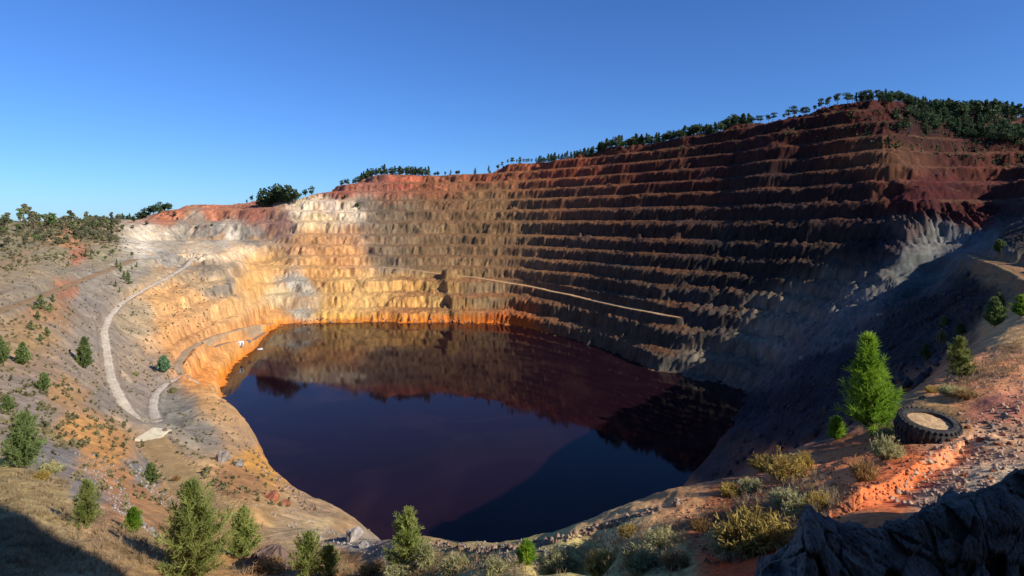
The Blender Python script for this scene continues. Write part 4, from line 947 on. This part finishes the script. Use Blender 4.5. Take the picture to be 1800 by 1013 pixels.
tag(cab, 'small white site cabin on the orange bench above the far left shore', 'cabin')
x, y, z = hit(437, 603); pm = empty('water_pump', (x, y, z), .2)
cb('skid', M_METAL, pm, (-1.3,1.3,-.7,.7,-.2,.25)); cb('housing', M_METAL, pm, (-1.1,.4,-.55,.55,.253,1.5)); a = Acc(); tube(a, [(.5,0,.7),(1.0,0,.7),(1.4,0,.4),(2.0,-.4,.1)], [.22,.22,.2,.2], 8); obj('pipe', a.mesh('pipe', M_METAL, True), pm)
tag(pm, 'grey pump on a skid right beside the white cabin', 'pump')
yl = 80*F/(614-HZ); xl = (457-900)/F*yl
po = empty('pontoon', (xl, yl, LAKE), .5)
cb('deck', M_WHITE, po, (-1.5,1.5,-1,1,.30,.48)); 
for sx in (-.9, .9):
    a = Acc(); tube(a, [(-1.6,sx,.05),(-1.4,sx,.08),(1.4,sx,.08),(1.6,sx,.05)], [.1,.24,.24,.1], 10); obj('float', a.mesh('float', M_WHITE, True), po)
cb('rail', M_METAL, po, (-1.45,1.45,-.98,-.92,1.3,1.36),(-1.45,-1.39,-.98,-.92,.483,1.3),(1.39,1.45,-.98,-.92,.483,1.3),(-.03,.03,-.98,-.92,.483,1.3))
tag(po, 'white pontoon floating on the lake close to the far left shore', 'pontoon')
# concrete slab at the end of the road fork
xs_, ys_, zs_ = PADC; ly = 7.6; lx = 34/F*ys_
gu_, gv_ = np.meshgrid(np.linspace(0, 1, 22), np.linspace(0, 1, 22))
sx = xs_+(gu_-.5)*lx+.25*fbm(gv_*5, gu_*5, 433, 2); sy = ys_+(gv_-.5)*ly+(gu_-.5)*.8+.25*fbm(gu_*5+7, gv_*5, 434, 2)
sz = pad_z(sx, sy)+.14
ed = (gu_ < .01) | (gu_ > .99) | (gv_ < .01) | (gv_ > .99); sz = sz-np.where(ed, .5, 0)+.02*fbm(sx/1.2, sy/1.2, 431, 3)
slab = grid_mesh('concrete_slab', sx, sy, sz); slab.data.materials.append(M_CONC); tag(slab, 'pale concrete slab where the two dirt roads meet', 'slab')

# distant hills on the left horizon
hx, hy = np.meshgrid(np.linspace(-4200, 200, 90), np.linspace(3600, 6800, 40))
def ridge(cx, w, h): return h*np.exp(-((hx/hy*F+900-cx)/w)**2)
hz = -32+(ridge(168, 26, 62)+ridge(215, 30, 40)+ridge(100, 30, 28)+ridge(20, 50, 30)+ridge(260, 40, 40))*np.exp(-((hy-4800)/700)**2)*1.0+8*fbm(hx/300, hy/300, 441, 4)
hl = structure(grid_mesh('hills', hx, hy, hz, np.ones(hx.shape+(3,))*np.array(H('3c4a34')))); hl.data.materials.append(M_GROUND)


# ------------------------------------------------------------------ light, sky, camera
W = bpy.data.worlds.new('World'); S.world = W; W.use_nodes = True
nt = W.node_tree; bg = nt.nodes['Background']
sky = N(nt, 'ShaderNodeTexSky', sky_type='NISHITA'); sky.sun_disc = False
sky.sun_elevation = math.radians(SUN_EL); sky.sun_rotation = math.radians(SUN_AZ)
sky.altitude = 400; sky.air_density = 1.0; sky.dust_density = .2; sky.ozone_density = 4.0
tint = N(nt, 'ShaderNodeMix', data_type='RGBA', blend_type='MULTIPLY'); tint.inputs[0].default_value = 1; tint.inputs[7].default_value = (.53, .86, 1.40, 1)
nt.links.new(sky.outputs[0], tint.inputs[6]); nt.links.new(tint.outputs[2], bg.inputs[0]); bg.inputs[1].default_value = .083
sl_ = bpy.data.lights.new('sun', 'SUN'); sl_.energy = 5.0; sl_.angle = math.radians(.53); sl_.color = (1, .94, .86)
so = bpy.data.objects.new('sun', sl_); COL.objects.link(so)
d = Vector((SDIR[0]*math.cos(math.radians(SUN_EL)), SDIR[1]*math.cos(math.radians(SUN_EL)), math.sin(math.radians(SUN_EL))))
so.rotation_euler = d.to_track_quat('Z', 'Y').to_euler(); so.location = (60, -60, 80)
cd = bpy.data.cameras.new('camera'); cam = bpy.data.objects.new('camera', cd); COL.objects.link(cam)
cam.location = (0, 0, 0); cam.rotation_euler = (math.radians(90), 0, 0)
cd.sensor_fit = 'HORIZONTAL'; cd.sensor_width = 36; cd.lens = 36*F/1800; cd.shift_y = -(506.5-HZ)/1800
cd.clip_start = .1; cd.clip_end = 20000
S.camera = cam
S.view_settings.view_transform = 'Standard'; S.view_settings.look = 'None'; S.view_settings.exposure = .30; S.view_settings.gamma = 1
